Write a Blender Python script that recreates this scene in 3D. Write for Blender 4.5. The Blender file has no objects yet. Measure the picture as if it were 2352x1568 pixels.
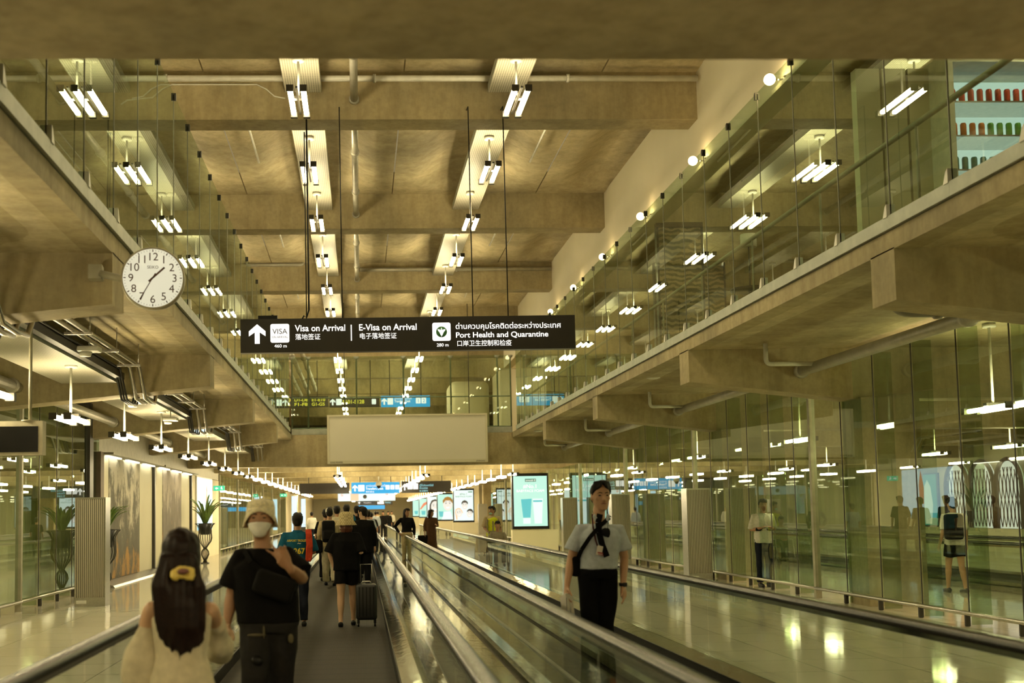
import bpy, math, random, bmesh
from mathutils import Vector, Matrix, noise, Quaternion
random.seed(7)
C = bpy.context.scene.collection
S = bpy.context.scene
PI = math.pi

# ------------------------------------------------------------------ camera
W, H, F = 2352, 1568, 2780.0
PITCH, YAW, ROLL, SX, SY = .0793, .0427, -.0155, 231.29, 170.26   # sx, sy: lens shift in pixels
CAM = Vector((0, 0, 1.6))
ROT = Matrix.Rotation(-YAW, 3, 'Z') @ Matrix.Rotation(PI/2 + PITCH, 3, 'X') @ Matrix.Rotation(ROLL, 3, 'Z')
cd = bpy.data.cameras.new('camera'); cam = bpy.data.objects.new('camera', cd); C.objects.link(cam)
cam.matrix_world = Matrix.Translation(CAM) @ ROT.to_4x4()
cd.sensor_width = 36; cd.lens = F/W*36; cd.shift_x = SX/W; cd.shift_y = SY/W
cd.clip_start = .05; cd.clip_end = 400
cd.dof.use_dof = True; cd.dof.focus_distance = 20; cd.dof.aperture_fstop = 2.0
S.camera = cam

def at(px, py, y=None, x=None, z=None):
    """the point of the place seen at a pixel, at a known distance y (or on a plane x or z)"""
    d = ROT @ Vector(((px + SX - W/2)/F, -(py - SY - H/2)/F, -1.0))
    if y is not None: t = y/d.y
    elif x is not None: t = x/d.x
    else: t = (z - CAM.z)/d.z
    return CAM + d*t

# ------------------------------------------------------------------ world and exposure
w = bpy.data.worlds.new('world'); S.world = w; w.use_nodes = True
bg = w.node_tree.nodes['Background']; bg.inputs[0].default_value = (1, .8, .42, 1); bg.inputs[1].default_value = .25
S.view_settings.view_transform = 'Standard'; S.view_settings.look = 'None'
S.view_settings.exposure = 0.08; S.view_settings.gamma = 1.0; S.view_settings.use_curve_mapping = False
cy = S.cycles
cy.max_bounces = 8; cy.transparent_max_bounces = 20; cy.diffuse_bounces = 3; cy.glossy_bounces = 4; cy.adaptive_threshold = .02
cy.transmission_bounces = 8; cy.sample_clamp_indirect = 4; cy.caustics_reflective = False; cy.caustics_refractive = False
LAMP = (1.0, .83, .48); LAMP_E = 50.0

# ------------------------------------------------------------------ materials
MATS = {}
class NT:
    def __init__(s, name):
        s.m = bpy.data.materials.new(name); s.m.use_nodes = True; s.t = s.m.node_tree; s.n = s.t.nodes; s.l = s.t.links
        s.b = s.n['Principled BSDF']; s.out = s.n['Material Output']
    def new(s, t, **k):
        x = s.n.new(t)
        for a, v in k.items(): setattr(x, a, v)
        return x
    def coord(s, scale=(1, 1, 1), kind='Object', rot=(0, 0, 0)):
        tc = s.new('ShaderNodeTexCoord'); mp = s.new('ShaderNodeMapping'); mp.inputs['Scale'].default_value = scale
        mp.inputs['Rotation'].default_value = rot
        s.l.new(tc.outputs[kind], mp.inputs[0]); return mp.outputs[0]
    def ramp(s, fac, stops):
        r = s.new('ShaderNodeValToRGB'); s.l.new(fac, r.inputs[0]); e = r.color_ramp.elements
        while len(e) < len(stops): e.new(.5)
        for q, (p, c) in zip(e, stops): q.position = p; q.color = (*c, 1) if len(c) == 3 else c
        return r.outputs[0]
    def noise(s, vec, scale, detail=4, rough=.55):
        n = s.new('ShaderNodeTexNoise'); n.inputs['Scale'].default_value = scale; n.inputs['Detail'].default_value = detail
        n.inputs['Roughness'].default_value = rough; s.l.new(vec, n.inputs['Vector']); return n.outputs[0]
    def bump(s, h, strength=.3, dist=.01):
        b = s.new('ShaderNodeBump'); b.inputs['Strength'].default_value = strength; b.inputs['Distance'].default_value = dist
        s.l.new(h, b.inputs['Height']); s.l.new(b.outputs[0], s.b.inputs['Normal'])
    def set(s, col=None, rough=None, metal=None, **k):
        if col is not None:
            if isinstance(col, tuple): s.b.inputs['Base Color'].default_value = (*col, 1)
            else: s.l.new(col, s.b.inputs['Base Color'])
        if rough is not None:
            if isinstance(rough, (int, float)): s.b.inputs['Roughness'].default_value = rough
            else: s.l.new(rough, s.b.inputs['Roughness'])
        if metal is not None: s.b.inputs['Metallic'].default_value = metal
        for a, v in k.items(): s.b.inputs[a.replace('_', ' ')].default_value = v
        return s
def P(name, col, rough=.6, metal=0.0, var=.12, vs=6.0, bump=0.0):
    """plain material with a faint procedural variation"""
    if name in MATS: return MATS[name]
    t = NT(name); nz = t.noise(t.coord(), vs, 3)
    lo = tuple(c*(1-var) for c in col); hi = tuple(min(1, c*(1+var)) for c in col)
    t.set(t.ramp(nz, [(.3, lo), (.7, hi)]), rough, metal)
    if bump: t.bump(nz, bump, .01)
    MATS[name] = t.m; return t.m
def EM(name, col, e):
    if name in MATS: return MATS[name]
    t = NT(name); t.set((0.02, .02, .02), .4); t.b.inputs['Emission Color'].default_value = (*col, 1); t.b.inputs['Emission Strength'].default_value = e
    MATS[name] = t.m; return t.m

def mk_concrete(name, base, k=1.0):
    t = NT(name)
    a = t.noise(t.coord(kind='Object'), .55, 6, .6); b = t.noise(t.coord((3, 3, .5)), 1.4, 5, .65); c = t.noise(t.coord(), 14, 3)
    d = tuple(x*.50 for x in base); m = t.new('ShaderNodeMix', data_type='RGBA', blend_type='MULTIPLY'); m.inputs[0].default_value = 1
    t.l.new(t.ramp(a, [(.30, d), (.62, base)]), m.inputs[6]); t.l.new(t.ramp(b, [(.36, (.82, .80, .76)), (.56, (1, 1, 1))]), m.inputs[7])
    m2 = t.new('ShaderNodeMix', data_type='RGBA', blend_type='MULTIPLY'); m2.inputs[0].default_value = 1
    t.l.new(m.outputs[2], m2.inputs[6]); t.l.new(t.ramp(c, [(.35, (.88, .88, .88)), (.6, (1, 1, 1))]), m2.inputs[7])
    t.set(m2.outputs[2], .75); t.bump(c, .15, .01); MATS[name] = t.m; return t.m
CONC = mk_concrete('concrete', (.47, .39, .215)); CONC2 = mk_concrete('concrete_coffer', (.58, .49, .29))
def mk_floor():
    t = NT('polished_floor'); v = t.coord()
    br = t.new('ShaderNodeTexBrick', offset=0.0); t.l.new(v, br.inputs['Vector']); br.inputs['Scale'].default_value = 1
    br.inputs['Brick Width'].default_value = .9; br.inputs['Row Height'].default_value = .9; br.inputs['Mortar Size'].default_value = .006
    br.inputs['Color1'].default_value = (.74, .70, .55, 1); br.inputs['Color2'].default_value = (.69, .65, .50, 1); br.inputs['Mortar'].default_value = (.28, .25, .17, 1)
    t.set(br.outputs[0], .07); n = t.noise(v, 2.2, 3); t.bump(n, .04, .02); t.b.inputs['IOR'].default_value = 1.5
    MATS['floor'] = t.m; return t.m
FLOOR = mk_floor()
def mk_glass(name, tint, ior=1.65, rough=0.0):
    t = NT(name); t.n.remove(t.b)
    tr = t.new('ShaderNodeBsdfTransparent'); tr.inputs[0].default_value = (*tint, 1)
    gl = t.new('ShaderNodeBsdfGlossy'); gl.inputs['Roughness'].default_value = rough; gl.inputs[0].default_value = (.92, 1, .93, 1)
    lw = t.new('ShaderNodeLayerWeight'); lw.inputs['Blend'].default_value = .5; mx = t.new('ShaderNodeMixShader'); f0 = 1.7*((ior-1)/(ior+1))**2
    pw = t.new('ShaderNodeMath', operation='POWER'); t.l.new(lw.outputs['Facing'], pw.inputs[0]); pw.inputs[1].default_value = 4.2
    fr = t.new('ShaderNodeMath', operation='MULTIPLY_ADD', use_clamp=True); t.l.new(pw.outputs[0], fr.inputs[0]); fr.inputs[1].default_value = 1-f0; fr.inputs[2].default_value = f0
    nz = t.noise(t.coord((1, .35, .35)), .8, 1); b = t.new('ShaderNodeBump'); b.inputs['Strength'].default_value = .12; b.inputs['Distance'].default_value = .02
    t.l.new(nz, b.inputs['Height']); t.l.new(b.outputs[0], gl.inputs['Normal'])
    t.l.new(fr.outputs[0], mx.inputs[0]); t.l.new(tr.outputs[0], mx.inputs[1]); t.l.new(gl.outputs[0], mx.inputs[2]); t.l.new(mx.outputs[0], t.out.inputs[0])
    MATS[name] = t.m; return t.m
GLASS = mk_glass('clear_glass', (.66, .80, .66)); GLASS_B = mk_glass('balustrade_glass', (.90, .95, .90), 1.5)
GLASS_W = mk_glass('wall_glass', (.74, .86, .76), 1.7); FIN = mk_glass('glass_fin', (.70, .76, .62), 1.5)
STEEL = P('brushed_steel', (.55, .53, .48), .28, 1.0, .08, 20); STEEL_P = P('polished_steel', (.62, .60, .55), .12, 1.0, .05, 4)
CHAN = P('glazing_channel', (.36, .38, .31), .45, .3); WHITEM = P('white_enamel', (.72, .70, .60), .4); PIPE = P('grey_pipe', (.42, .40, .32), .4, .35)
DARK = P('dark_metal', (.04, .036, .028), .4, .4); BLACK = P('black_plastic', (.008, .0075, .007), .4); RUBBER = P('black_rubber', (.010, .009, .008), .25)
for _m in (BLACK,): _m.node_tree.nodes['Principled BSDF'].inputs['Specular IOR Level'].default_value = .2
CREAM = P('cream_paint', (.66, .61, .44), .7, 0, .05, .6); WALLP = P('beige_wall', (.52, .47, .33), .8, 0, .06, .5)
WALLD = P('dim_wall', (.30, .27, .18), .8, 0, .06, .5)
TAN = P('olive_metal_panel', (.33, .31, .22), .5, .2)
SEAL = P('olive_seal', (.16, .165, .11), .5)
def mk_perf():
    t = NT('perforated_metal'); v = t.coord()
    vo = t.new('ShaderNodeTexVoronoi', feature='F1'); vo.inputs['Scale'].default_value = 28; vo.inputs['Randomness'].default_value = 0
    t.l.new(v, vo.inputs['Vector']); t.set(t.ramp(vo.outputs['Distance'], [(.22, (.05, .045, .03)), (.27, (.52, .49, .38))]), .4, .15); return t.m
PERF = mk_perf()
def mk_pallet():
    t = NT('grooved_pallet'); v = t.coord((1, 1, 1)); wv = t.new('ShaderNodeTexWave', wave_type='BANDS', bands_direction='X'); wv.inputs['Scale'].default_value = 28
    t.l.new(v, wv.inputs['Vector']); w2 = t.new('ShaderNodeTexWave', wave_type='BANDS', bands_direction='Y'); w2.inputs['Scale'].default_value = .8
    t.l.new(v, w2.inputs['Vector']); m = t.new('ShaderNodeMix', data_type='RGBA', blend_type='MULTIPLY'); m.inputs[0].default_value = 1
    t.l.new(t.ramp(wv.outputs[0], [(.3, (.012, .010, .007)), (.6, (.040, .032, .020))]), m.inputs[6]); t.l.new(t.ramp(w2.outputs[0], [(.02, (.5, .5, .5)), (.06, (1, 1, 1))]), m.inputs[7])
    t.set(m.outputs[2], .6, 0); t.b.inputs['Specular IOR Level'].default_value = .12; t.bump(wv.outputs[0], .5, .004); return t.m
PALLET = mk_pallet()
def mk_slat():
    t = NT('vertical_grille'); wv = t.new('ShaderNodeTexWave', wave_type='BANDS', bands_direction='X'); wv.inputs['Scale'].default_value = 9
    t.l.new(t.coord(), wv.inputs['Vector']); t.set(t.ramp(wv.outputs[0], [(.25, (.16, .14, .10)), (.6, (.50, .46, .36))]), .4, .5); t.bump(wv.outputs[0], .6, .01); return t.m
SLAT = mk_slat()
def mk_painting(name, sky, tree, low, seed):
    t = NT(name); v = t.coord((1, 1.1, .62)); mp = t.new('ShaderNodeMapping'); mp.inputs['Location'].default_value = (seed, seed*2, 0); t.l.new(v, mp.inputs[0])
    a = t.noise(mp.outputs[0], 1.6, 8, .62); fine = t.noise(t.coord((1, 4, 3)), 4, 6, .7)
    sp = t.new('ShaderNodeSeparateXYZ'); t.l.new(t.coord(), sp.inputs[0])
    mr = t.new('ShaderNodeMapRange'); mr.inputs['From Min'].default_value = .1; mr.inputs['From Max'].default_value = 2.9; mr.inputs['To Min'].default_value = .28; mr.inputs['To Max'].default_value = -.12
    t.l.new(sp.outputs[2], mr.inputs[0]); ad = t.new('ShaderNodeMath', operation='ADD'); t.l.new(a, ad.inputs[0]); t.l.new(mr.outputs[0], ad.inputs[1])
    ad2 = t.new('ShaderNodeMath', operation='MULTIPLY_ADD'); t.l.new(fine, ad2.inputs[0]); ad2.inputs[1].default_value = .25; t.l.new(ad.outputs[0], ad2.inputs[2])
    t.set(t.ramp(ad2.outputs[0], [(.56, sky), (.66, tree), (.86, tuple(c*.7 for c in tree)), (.97, low)]), .8); return t.m
PAINT1 = mk_painting('forest_mural_paint', (.50, .46, .36), (.13, .12, .09), (.40, .22, .06), 3.1)
PAINT2 = mk_painting('forest_mural_paint_warm', (.46, .40, .33), (.22, .19, .16), (.50, .28, .14), 8.4)
def mk_wallpaper():
    t = NT('palm_wallpaper'); v = t.coord((2, 2, 2)); wv = t.new('ShaderNodeTexWave', wave_type='RINGS'); wv.inputs['Scale'].default_value = 1.5; wv.inputs['Distortion'].default_value = 9; wv.inputs['Detail'].default_value = 3
    t.l.new(v, wv.inputs['Vector']); t.set(t.ramp(wv.outputs[0], [(.4, (.38, .30, .17)), (.6, (.10, .09, .05))]), .8); return t.m
WPAPER = mk_wallpaper()
TUBE = EM('lit_tube', LAMP, LAMP_E*1.2); TUBE_L = EM('lit_tube_low', LAMP, LAMP_E*1.5); GLOBE = EM('lit_globe', (1, .72, .34), 14)
SIGNBLK = P('sign_black', (.016, .013, .010), .35); SIGNW = EM('sign_white', (1, .96, .88), 1.25); SIGNBLUE = EM('sign_blue', (.0, .40, .78), 1.0)
SIGNY = EM('sign_yellow', (1, .82, .05), 1.0); SIGNG = EM('exit_green', (.05, .75, .35), 1.0); SCR_MINT = EM('screen_mint', (.52, .88, .72), 1.0)
SCR_W = EM('screen_white', (.80, .95, .88), 1.05); SCR_BL = EM('screen_pale_blue', (.62, .88, 1.0), 1.3); TEAL = EM('screen_teal', (.12, .62, .62), .9)
INK = EM('screen_ink', (.10, .08, .07), .35); SKINP = EM('screen_skin', (.86, .82, .72), 1.0); LINEP = EM('screen_green_ink', (.16, .42, .25), .6)
REDP = EM('screen_red', (.9, .25, .12), .9); PEACH = EM('screen_peach', (1, .62, .38), 1.0); SPOTG = EM('strip_light', (1, .95, .7), 8)

# ------------------------------------------------------------------ mesh building
class MB:
    def __init__(s): s.v = []; s.f = []; s.sm = []
    def add(s, vs, fs, smooth=False):
        o = len(s.v); s.v += [tuple(v) for v in vs]; s.f += [tuple(i+o for i in f) for f in fs]; s.sm += [smooth]*len(fs); return s
    def box(s, x0, x1, y0, y1, z0, z1):
        vs = [(x, y, z) for x in (x0, x1) for y in (y0, y1) for z in (z0, z1)]
        return s.add(vs, [(0, 1, 3, 2), (4, 6, 7, 5), (0, 4, 5, 1), (2, 3, 7, 6), (0, 2, 6, 4), (1, 5, 7, 3)])
    def rbox(s, c, size, m=None, r=0.0):
        """box around c, turned by the 3x3 matrix m, edges rounded by r"""
        bm = bmesh.new(); bmesh.ops.create_cube(bm, size=1)
        for v in bm.verts: v.co = Vector((v.co.x*size[0], v.co.y*size[1], v.co.z*size[2]))
        if r: bmesh.ops.bevel(bm, geom=list(bm.edges), offset=r, segments=3, profile=.5, affect='EDGES')
        bm.verts.index_update()
        vs = [Vector(c) + ((m @ v.co) if m else v.co) for v in bm.verts]; fs = [[v.index for v in f.verts] for f in bm.faces]; bm.free()
        return s.add(vs, fs, bool(r))
    def prism(s, poly, a0, a1, axis='y'):
        """polygon extruded along an axis; poly is (x,z) for y, (y,z) for x, (x,y) for z"""
        n = len(poly); f = {'y': lambda p, a: (p[0], a, p[1]), 'x': lambda p, a: (a, p[0], p[1]), 'z': lambda p, a: (p[0], p[1], a)}[axis]
        vs = [f(p, a0) for p in poly] + [f(p, a1) for p in poly]
        return s.add(vs, [tuple(range(n))[::-1], tuple(range(n, 2*n))] + [(i, (i+1) % n, n+(i+1) % n, n+i) for i in range(n)])
    def tube(s, pts, r, n=10, closed=False, cap=True):
        pts = [Vector(p) for p in pts]; rs = r if isinstance(r, (list, tuple)) else [r]*len(pts); rings = []; up = None; vs = []
        for i, p in enumerate(pts):
            if closed: d = pts[(i+1) % len(pts)] - pts[i-1]
            else: d = pts[min(i+1, len(pts)-1)] - pts[max(i-1, 0)]
            d.normalize()
            if up is None: up = d.orthogonal().normalized()
            up = (up - d*up.dot(d)); up = up.normalized() if up.length > 1e-6 else d.orthogonal().normalized()
            q = d.cross(up)
            vs += [p + (up*math.cos(2*PI*k/n) + q*math.sin(2*PI*k/n))*rs[i] for k in range(n)]
        m = len(pts); fs = [(i*n+k, i*n+(k+1) % n, ((i+1) % m)*n+(k+1) % n, ((i+1) % m)*n+k) for i in range(m if closed else m-1) for k in range(n)]
        if cap and not closed: fs += [tuple(range(n))[::-1], tuple(range((m-1)*n, m*n))]
        return s.add(vs, fs, True)
    def lathe(s, prof, c, n=24, axis='z', cap=True):
        """profile of (radius, height) turned about an axis through c"""
        c = Vector(c); vs = []
        for r, h in prof:
            for k in range(n):
                a = 2*PI*k/n; p = (r*math.cos(a), r*math.sin(a), h)
                p = {'z': p, 'y': (p[0], p[2], p[1]), 'x': (p[2], p[0], p[1])}[axis]; vs.append(c + Vector(p))
        m = len(prof); fs = [(i*n+k, i*n+(k+1) % n, (i+1)*n+(k+1) % n, (i+1)*n+k) for i in range(m-1) for k in range(n)]
        if cap: fs += [tuple(range(n))[::-1], tuple(range((m-1)*n, m*n))]
        return s.add(vs, fs, True)
    def ell(s, c, r, n=16, m=10, rot=None):
        c = Vector(c); vs = []; fs = []
        for i in range(1, m):
            a = PI*i/m
            for k in range(n):
                b = 2*PI*k/n; v = Vector((r[0]*math.sin(a)*math.cos(b), r[1]*math.sin(a)*math.sin(b), r[2]*math.cos(a))); vs.append(c + (rot @ v if rot else v))
        t = len(vs); e = Vector((0, 0, r[2])); vs += [c + (rot @ e if rot else e), c - (rot @ e if rot else e)]
        for i in range(m-2):
            for k in range(n): fs.append((i*n+k, (i+1)*n+k, (i+1)*n+(k+1) % n, i*n+(k+1) % n))
        for k in range(n): fs += [(t, k, (k+1) % n), (t+1, (m-2)*n+(k+1) % n, (m-2)*n+k)]
        return s.add(vs, fs, True)
    def loft(s, rings, n=20):
        """rings: (centre, rx, ry) level ellipses joined bottom to top; rounded off at both ends"""
        vs = []
        for c, rx, ry in rings:
            for k in range(n):
                a = 2*PI*k/n; ca, sa = math.cos(a), math.sin(a); e = .85
                vs.append((c[0]+rx*math.copysign(abs(ca)**e, ca), c[1]+ry*math.copysign(abs(sa)**e, sa), c[2]))
        m = len(rings); fs = [(i*n+k, i*n+(k+1) % n, (i+1)*n+(k+1) % n, (i+1)*n+k) for i in range(m-1) for k in range(n)]
        fs += [tuple(range(n))[::-1], tuple(range((m-1)*n, m*n))]
        return s.add(vs, fs, True)
    def limb(s, pts, rs, n=14):
        """tapering limb with round ends"""
        pts = [Vector(p) for p in pts]; d0 = (pts[0]-pts[1]).normalized(); d1 = (pts[-1]-pts[-2]).normalized()
        P_ = [pts[0]+d0*rs[0]*k for k in (.97, .7)] + pts + [pts[-1]+d1*rs[-1]*k for k in (.7, .97)]
        R_ = [rs[0]*k for k in (.25, .72)] + list(rs) + [rs[-1]*k for k in (.72, .25)]
        return s.tube(P_, R_, n)
    def build(s, name, mat, parent=None, loc=(0, 0, 0), rotz=0):
        me = bpy.data.meshes.new(name); me.from_pydata(s.v, [], s.f); me.polygons.foreach_set('use_smooth', s.sm); me.materials.append(mat); me.update()
        bm = bmesh.new(); bm.from_mesh(me); bmesh.ops.recalc_face_normals(bm, faces=bm.faces); bm.to_mesh(me); bm.free()
        o = bpy.data.objects.new(name, me); C.objects.link(o); o.location = loc; o.rotation_euler = (0, 0, rotz)
        if parent: o.parent = parent
        return o
def thing(name, label, cat, loc=(0, 0, 0), rotz=0, group=None):
    o = bpy.data.objects.new(name, None); C.objects.link(o); o.location = loc; o.rotation_euler = (0, 0, rotz); o.empty_display_size = .1
    o['label'] = label; o['category'] = cat
    if group: o['group'] = group
    return o
def tag(o, label, cat, group=None, kind=None):
    o['label'] = label; o['category'] = cat
    if group: o['group'] = group
    if kind: o['kind'] = kind
    return o
def struct(o, label, cat='structure'):
    o['kind'] = 'structure'; o['label'] = label; o['category'] = cat; return o
def copy_tree(o, parent=None):
    c = o.copy(); C.objects.link(c); c.parent = parent
    for ch in o.children: copy_tree(ch, c)
    return c
ORD = 'nearest,second,third,fourth,fifth,sixth,seventh,eighth,ninth,tenth,eleventh,twelfth,thirteenth,fourteenth,fifteenth,sixteenth,seventeenth,eighteenth,nineteenth,twentieth,twenty-first,twenty-second,twenty-third,twenty-fourth,twenty-fifth,twenty-sixth,twenty-seventh,twenty-eighth,twenty-ninth,thirtieth,thirty-first,thirty-second'.split(',')

def text(body, mat, parent, x, y, z, width=None, height=None, depth=.004, align='LEFT', name='lettering', bold=0.0, rz=0.0):
    """raised lettering that faces the camera end (-y), baseline at z"""
    cu = bpy.data.curves.new(name, 'FONT'); cu.body = body
    if any(ord(c) > 0x2e80 for c in body): bold = min(bold, .004)
    cu.extrude = depth; cu.align_x = align; cu.materials.append(mat); cu.offset = bold
    o = bpy.data.objects.new(name, cu); C.objects.link(o); o.rotation_euler = (PI/2, 0, rz); o.location = (x, y, z)
    bpy.context.view_layer.update()
    dx, dy = max(o.dimensions.x, .01), max(o.dimensions.y, .01)
    sx = width/dx if width else None; sy = height/dy if height else None
    me = bpy.data.meshes.new_from_object(o.evaluated_get(bpy.context.evaluated_depsgraph_get()))
    q = bpy.data.objects.new(name, me); C.objects.link(q); q.rotation_euler = o.rotation_euler; q.location = o.location
    q.scale = (sx or sy, sy or sx, 1); q.parent = parent; bpy.data.objects.remove(o, do_unlink=True); bpy.data.curves.remove(cu)
    return q

# ------------------------------------------------------------------ the place: floors, slabs, ceilings, beams
XR, XL, WR, WL = 5.27, -2.345, 7.92, -5.87            # gallery edges and lower glass walls
ZG, ZU, ZBS, ZCE, ZGT = 4.30, 4.12, 7.90, 8.68, 7.02  # gallery floor, its underside, upper beam soffit, ceiling, glass top
BY = [-3.49 + 7.51*k for k in range(22)]               # front faces of the cross beams
BT = .55; YE = 41.55                                   # beam thickness, far end of the opening
o = MB().box(-30, 34, -14, 170, -.2, 0).build('floor', FLOOR); struct(o, 'polished cream tiled floor of the concourse', 'floor')
FL2 = P('gallery_carpet', (.22, .19, .13), .8)
o = MB().box(XR+.02, 24, -10, YE, 4.13, ZG-.01).build('floor_right_gallery', CONC); struct(o, 'upper gallery floor slab on the right', 'floor')
o = MB().box(-20, XL-.02, -10, YE, 4.13, ZG-.01).build('floor_left_gallery', CONC); struct(o, 'upper gallery floor slab on the left', 'floor')
o = MB().box(-20, 24, YE+.02, 140, 4.13, ZG-.01).build('floor_far_gallery', CONC); struct(o, 'upper floor slab beyond the opening', 'floor')
for side, xa, xb, lab in (('right', XR, XR+.26, 'concrete edge band of the right gallery slab'), ('left', XL-.26, XL, 'concrete edge band of the left gallery slab')):
    struct(MB().box(xa, xb, -10, YE, 4.11, ZG).build('slab_edge_'+side, CONC), lab, 'slab')

def coffers(x0, x1, y0, y1, z, nx, name, label, depth=.30, border=.34):
    m = MB(); wx = (x1-x0)/nx; g = .022
    for i in range(nx):
        a, b = x0+i*wx+g/2, x0+(i+1)*wx-g/2; NX, NY = 34, 36; vs = []; fs = []
        for p in range(NX+1):
            for q in range(NY+1):
                x = a+(b-a)*p/NX; y = y0+(y1-y0)*q/NY
                dx = min(x-a, b-x)-border; dy = min(y-y0, y1-y)-border*.9; R = .85
                d = R-math.hypot(max(R-dx, 0), max(R-dy, 0)); d = max(0, min(1, d/R)); h = depth*d*d*(3-2*d)
                vs.append((x, y, z+h))
        for p in range(NX):
            for q in range(NY):
                k = p*(NY+1)+q; fs.append((k, k+1, k+NY+2, k+NY+1))
        m.add(vs, fs, True)
    o = m.build(name, CONC2); struct(o, label, 'ceiling'); return o
for k in range(len(BY)-1):
    y0, y1 = BY[k]+BT, BY[k+1]; n = k+1
    if y0 < 62: coffers(-12.1, 13.66, y0, y1, ZCE, 8, 'ceiling_upper_%d' % n, 'coffered precast concrete ceiling bay over the upper level')
    else: struct(MB().box(-12.1, 13.66, y0, y1, ZCE, ZCE+.1).build('ceiling_upper_%d' % n, CONC2), 'far coffered concrete ceiling bay', 'ceiling')
    struct(MB().box(-20, 5.55 if y0 < YE-1 else 24, BY[k], BY[k]+BT, ZBS, ZCE+.5).build('beam_upper_%d' % n, CONC), 'deep concrete cross beam under the upper ceiling', 'beam')
    if y0 < YE-1:
        struct(MB().box(5.85, 24, BY[k], BY[k]+BT, ZBS, ZCE+.5).build('beam_upper_right_%d' % n, CONC), 'concrete cross beam seen behind the right gallery glass', 'beam')
        for s_, tip, root, out, lab in ((1, XR, WR, 24, 'right'), (-1, XL, WL, -20, 'left')):
            poly = [(tip, 3.62), (root, 3.30), (out, 3.28), (out, 4.125), (tip, 4.125)]
            if s_ > 0: poly = [(tip, 3.60), (tip+.02, 3.60)] + poly[1:]
            struct(MB().prism(poly, BY[k], BY[k]+BT).build('beam_lower_%s_%d' % (lab, n), CONC), 'tapered concrete cantilever beam under the %s gallery' % lab, 'beam')
        if y0 > -4:
            coffers(XR+.26, WR-.1, y0, y1, ZU, 1, 'ceiling_right_gallery_%d' % n, 'vaulted concrete underside of the right gallery', .16, .16)
            coffers(WL+.1, XL-.26, y0, y1, ZU, 1, 'ceiling_left_gallery_%d' % n, 'vaulted concrete underside of the left gallery', .16, .16)
    else:
        struct(MB().box(-20, 24, BY[k], BY[k]+BT, 3.28 if k > 6 else 3.2, 4.13).build('beam_lower_%d' % n, CONC), 'concrete cross beam over the far corridor', 'beam')
        struct(MB().box(-20, 24, BY[k]+BT, BY[k+1], 4.0, 4.12).build('ceiling_far_%d' % n, CONC2), 'concrete ceiling bay over the far corridor', 'ceiling')
# near transfer beam overhead, cream bulkhead over the right gallery glass
struct(MB().box(-14, 16, 4.22, 4.83, 3.45, 4.3).build('beam_overhead', CONC2), 'blurred concrete beam crossing right overhead', 'beam')  # paler coffer concrete stands in for light missing on this beam
struct(MB().box(-14, 16, -10, 4.2, 3.9, 4.3).build('ceiling_near', CONC2), 'concrete ceiling over the near end of the concourse', 'ceiling')
struct(MB().box(5.55, 5.85, -6, 46, ZGT+.02, ZCE+.02).build('wall_bulkhead', CREAM), 'plain cream bulkhead above the right gallery glass', 'wall')
struct(MB().box(5.44, 5.56, -6, 42, ZGT-.06, ZGT-.0).build('trim_1', CREAM), 'cream lower ledge of the bulkhead', 'trim')
struct(MB().box(13.66, 13.9, -10, 140, ZG, 9).build('wall_upper_right', WALLP), 'beige far wall of the right gallery', 'wall')
struct(MB().box(-12.3, -12.1, -10, 140, ZG, 9).build('wall_upper_left', WALLP), 'beige far wall of the left gallery', 'wall')
struct(MB().box(-14, 16, -10.3, -10, 0, 9).build('wall_back', WALLP), 'wall behind the camera', 'wall')
struct(MB().box(-30, 34, 150, 150.3, 0, 9).build('wall_end', CREAM), 'distant end wall of the concourse', 'wall')
struct(MB().box(21.5, 21.8, -10, 150, 0, 4.1).build('wall_right', CREAM), 'cream wall of the parallel hall behind the right glass', 'wall')
struct(MB().box(-16, -15.7, -10, 150, 0, 4.1).build('wall_left', WALLP), 'beige wall behind the left glass', 'wall')
for k, by in enumerate(BY[1:14]):
    struct(MB().box(8.0, 8.95, by-.1, by+BT+.1, 0, 3.32).build('column_right_%d' % (k+1), CONC), 'concrete column behind the right glass wall', 'column')
    struct(MB().box(-7.0, -6.05, by-.1, by+BT+.1, 0, 3.32).build('column_left_%d' % (k+1), CONC), 'concrete column behind the left wall', 'column')

# ------------------------------------------------------------------ lower glass walls
def glass_wall(n, X, out, y0, y1, joints, ztop, label):
    """one bay of full-height glazing: panes (one mesh), glass fins, foot rail, clamps, end mullion"""
    root = struct(bpy.data.objects.new('window_%d' % n, None), label, 'window'); C.objects.link(root)
    e = [y0] + joints + [y1]; m = MB()
    for a, b in zip(e[:-1], e[1:]):
        vs = [(X, a+.008, .16), (X, b-.008, .16), (X, b-.008, ztop), (X, a+.008, ztop)]; m.add(vs, [(0, 1, 2, 3)])
    m.build('pane', GLASS, root)
    f = MB(); c = MB(); g = MB()
    for j in joints:
        f.box(min(X+out*.03, X+out*.30), max(X+out*.03, X+out*.30), j-.008, j+.008, .02, ztop)
        c.rbox((X-out*.03, j, .09), (.07, .05, .18), r=.015); g.box(X-.006, X+.006, j-.009, j+.009, .16, ztop)
    f.build('glass_fin', FIN, root); c.build('clamp', DARK, root); g.build('silicone_joint', DARK, root)
    MB().tube([(X-out*.05, y0, .17), (X-out*.05, y1, .17)], .028).build('foot_rail', STEEL, root)
    MB().box(X-.05, X+.05, y0-.05, y0+.05, 0, ztop).box(X+out*.05-.03, X+out*.05+.03, y0+.07, y0+.12, 0, ztop).build('mullion', TAN, root)
    return root
n = 1
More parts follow.
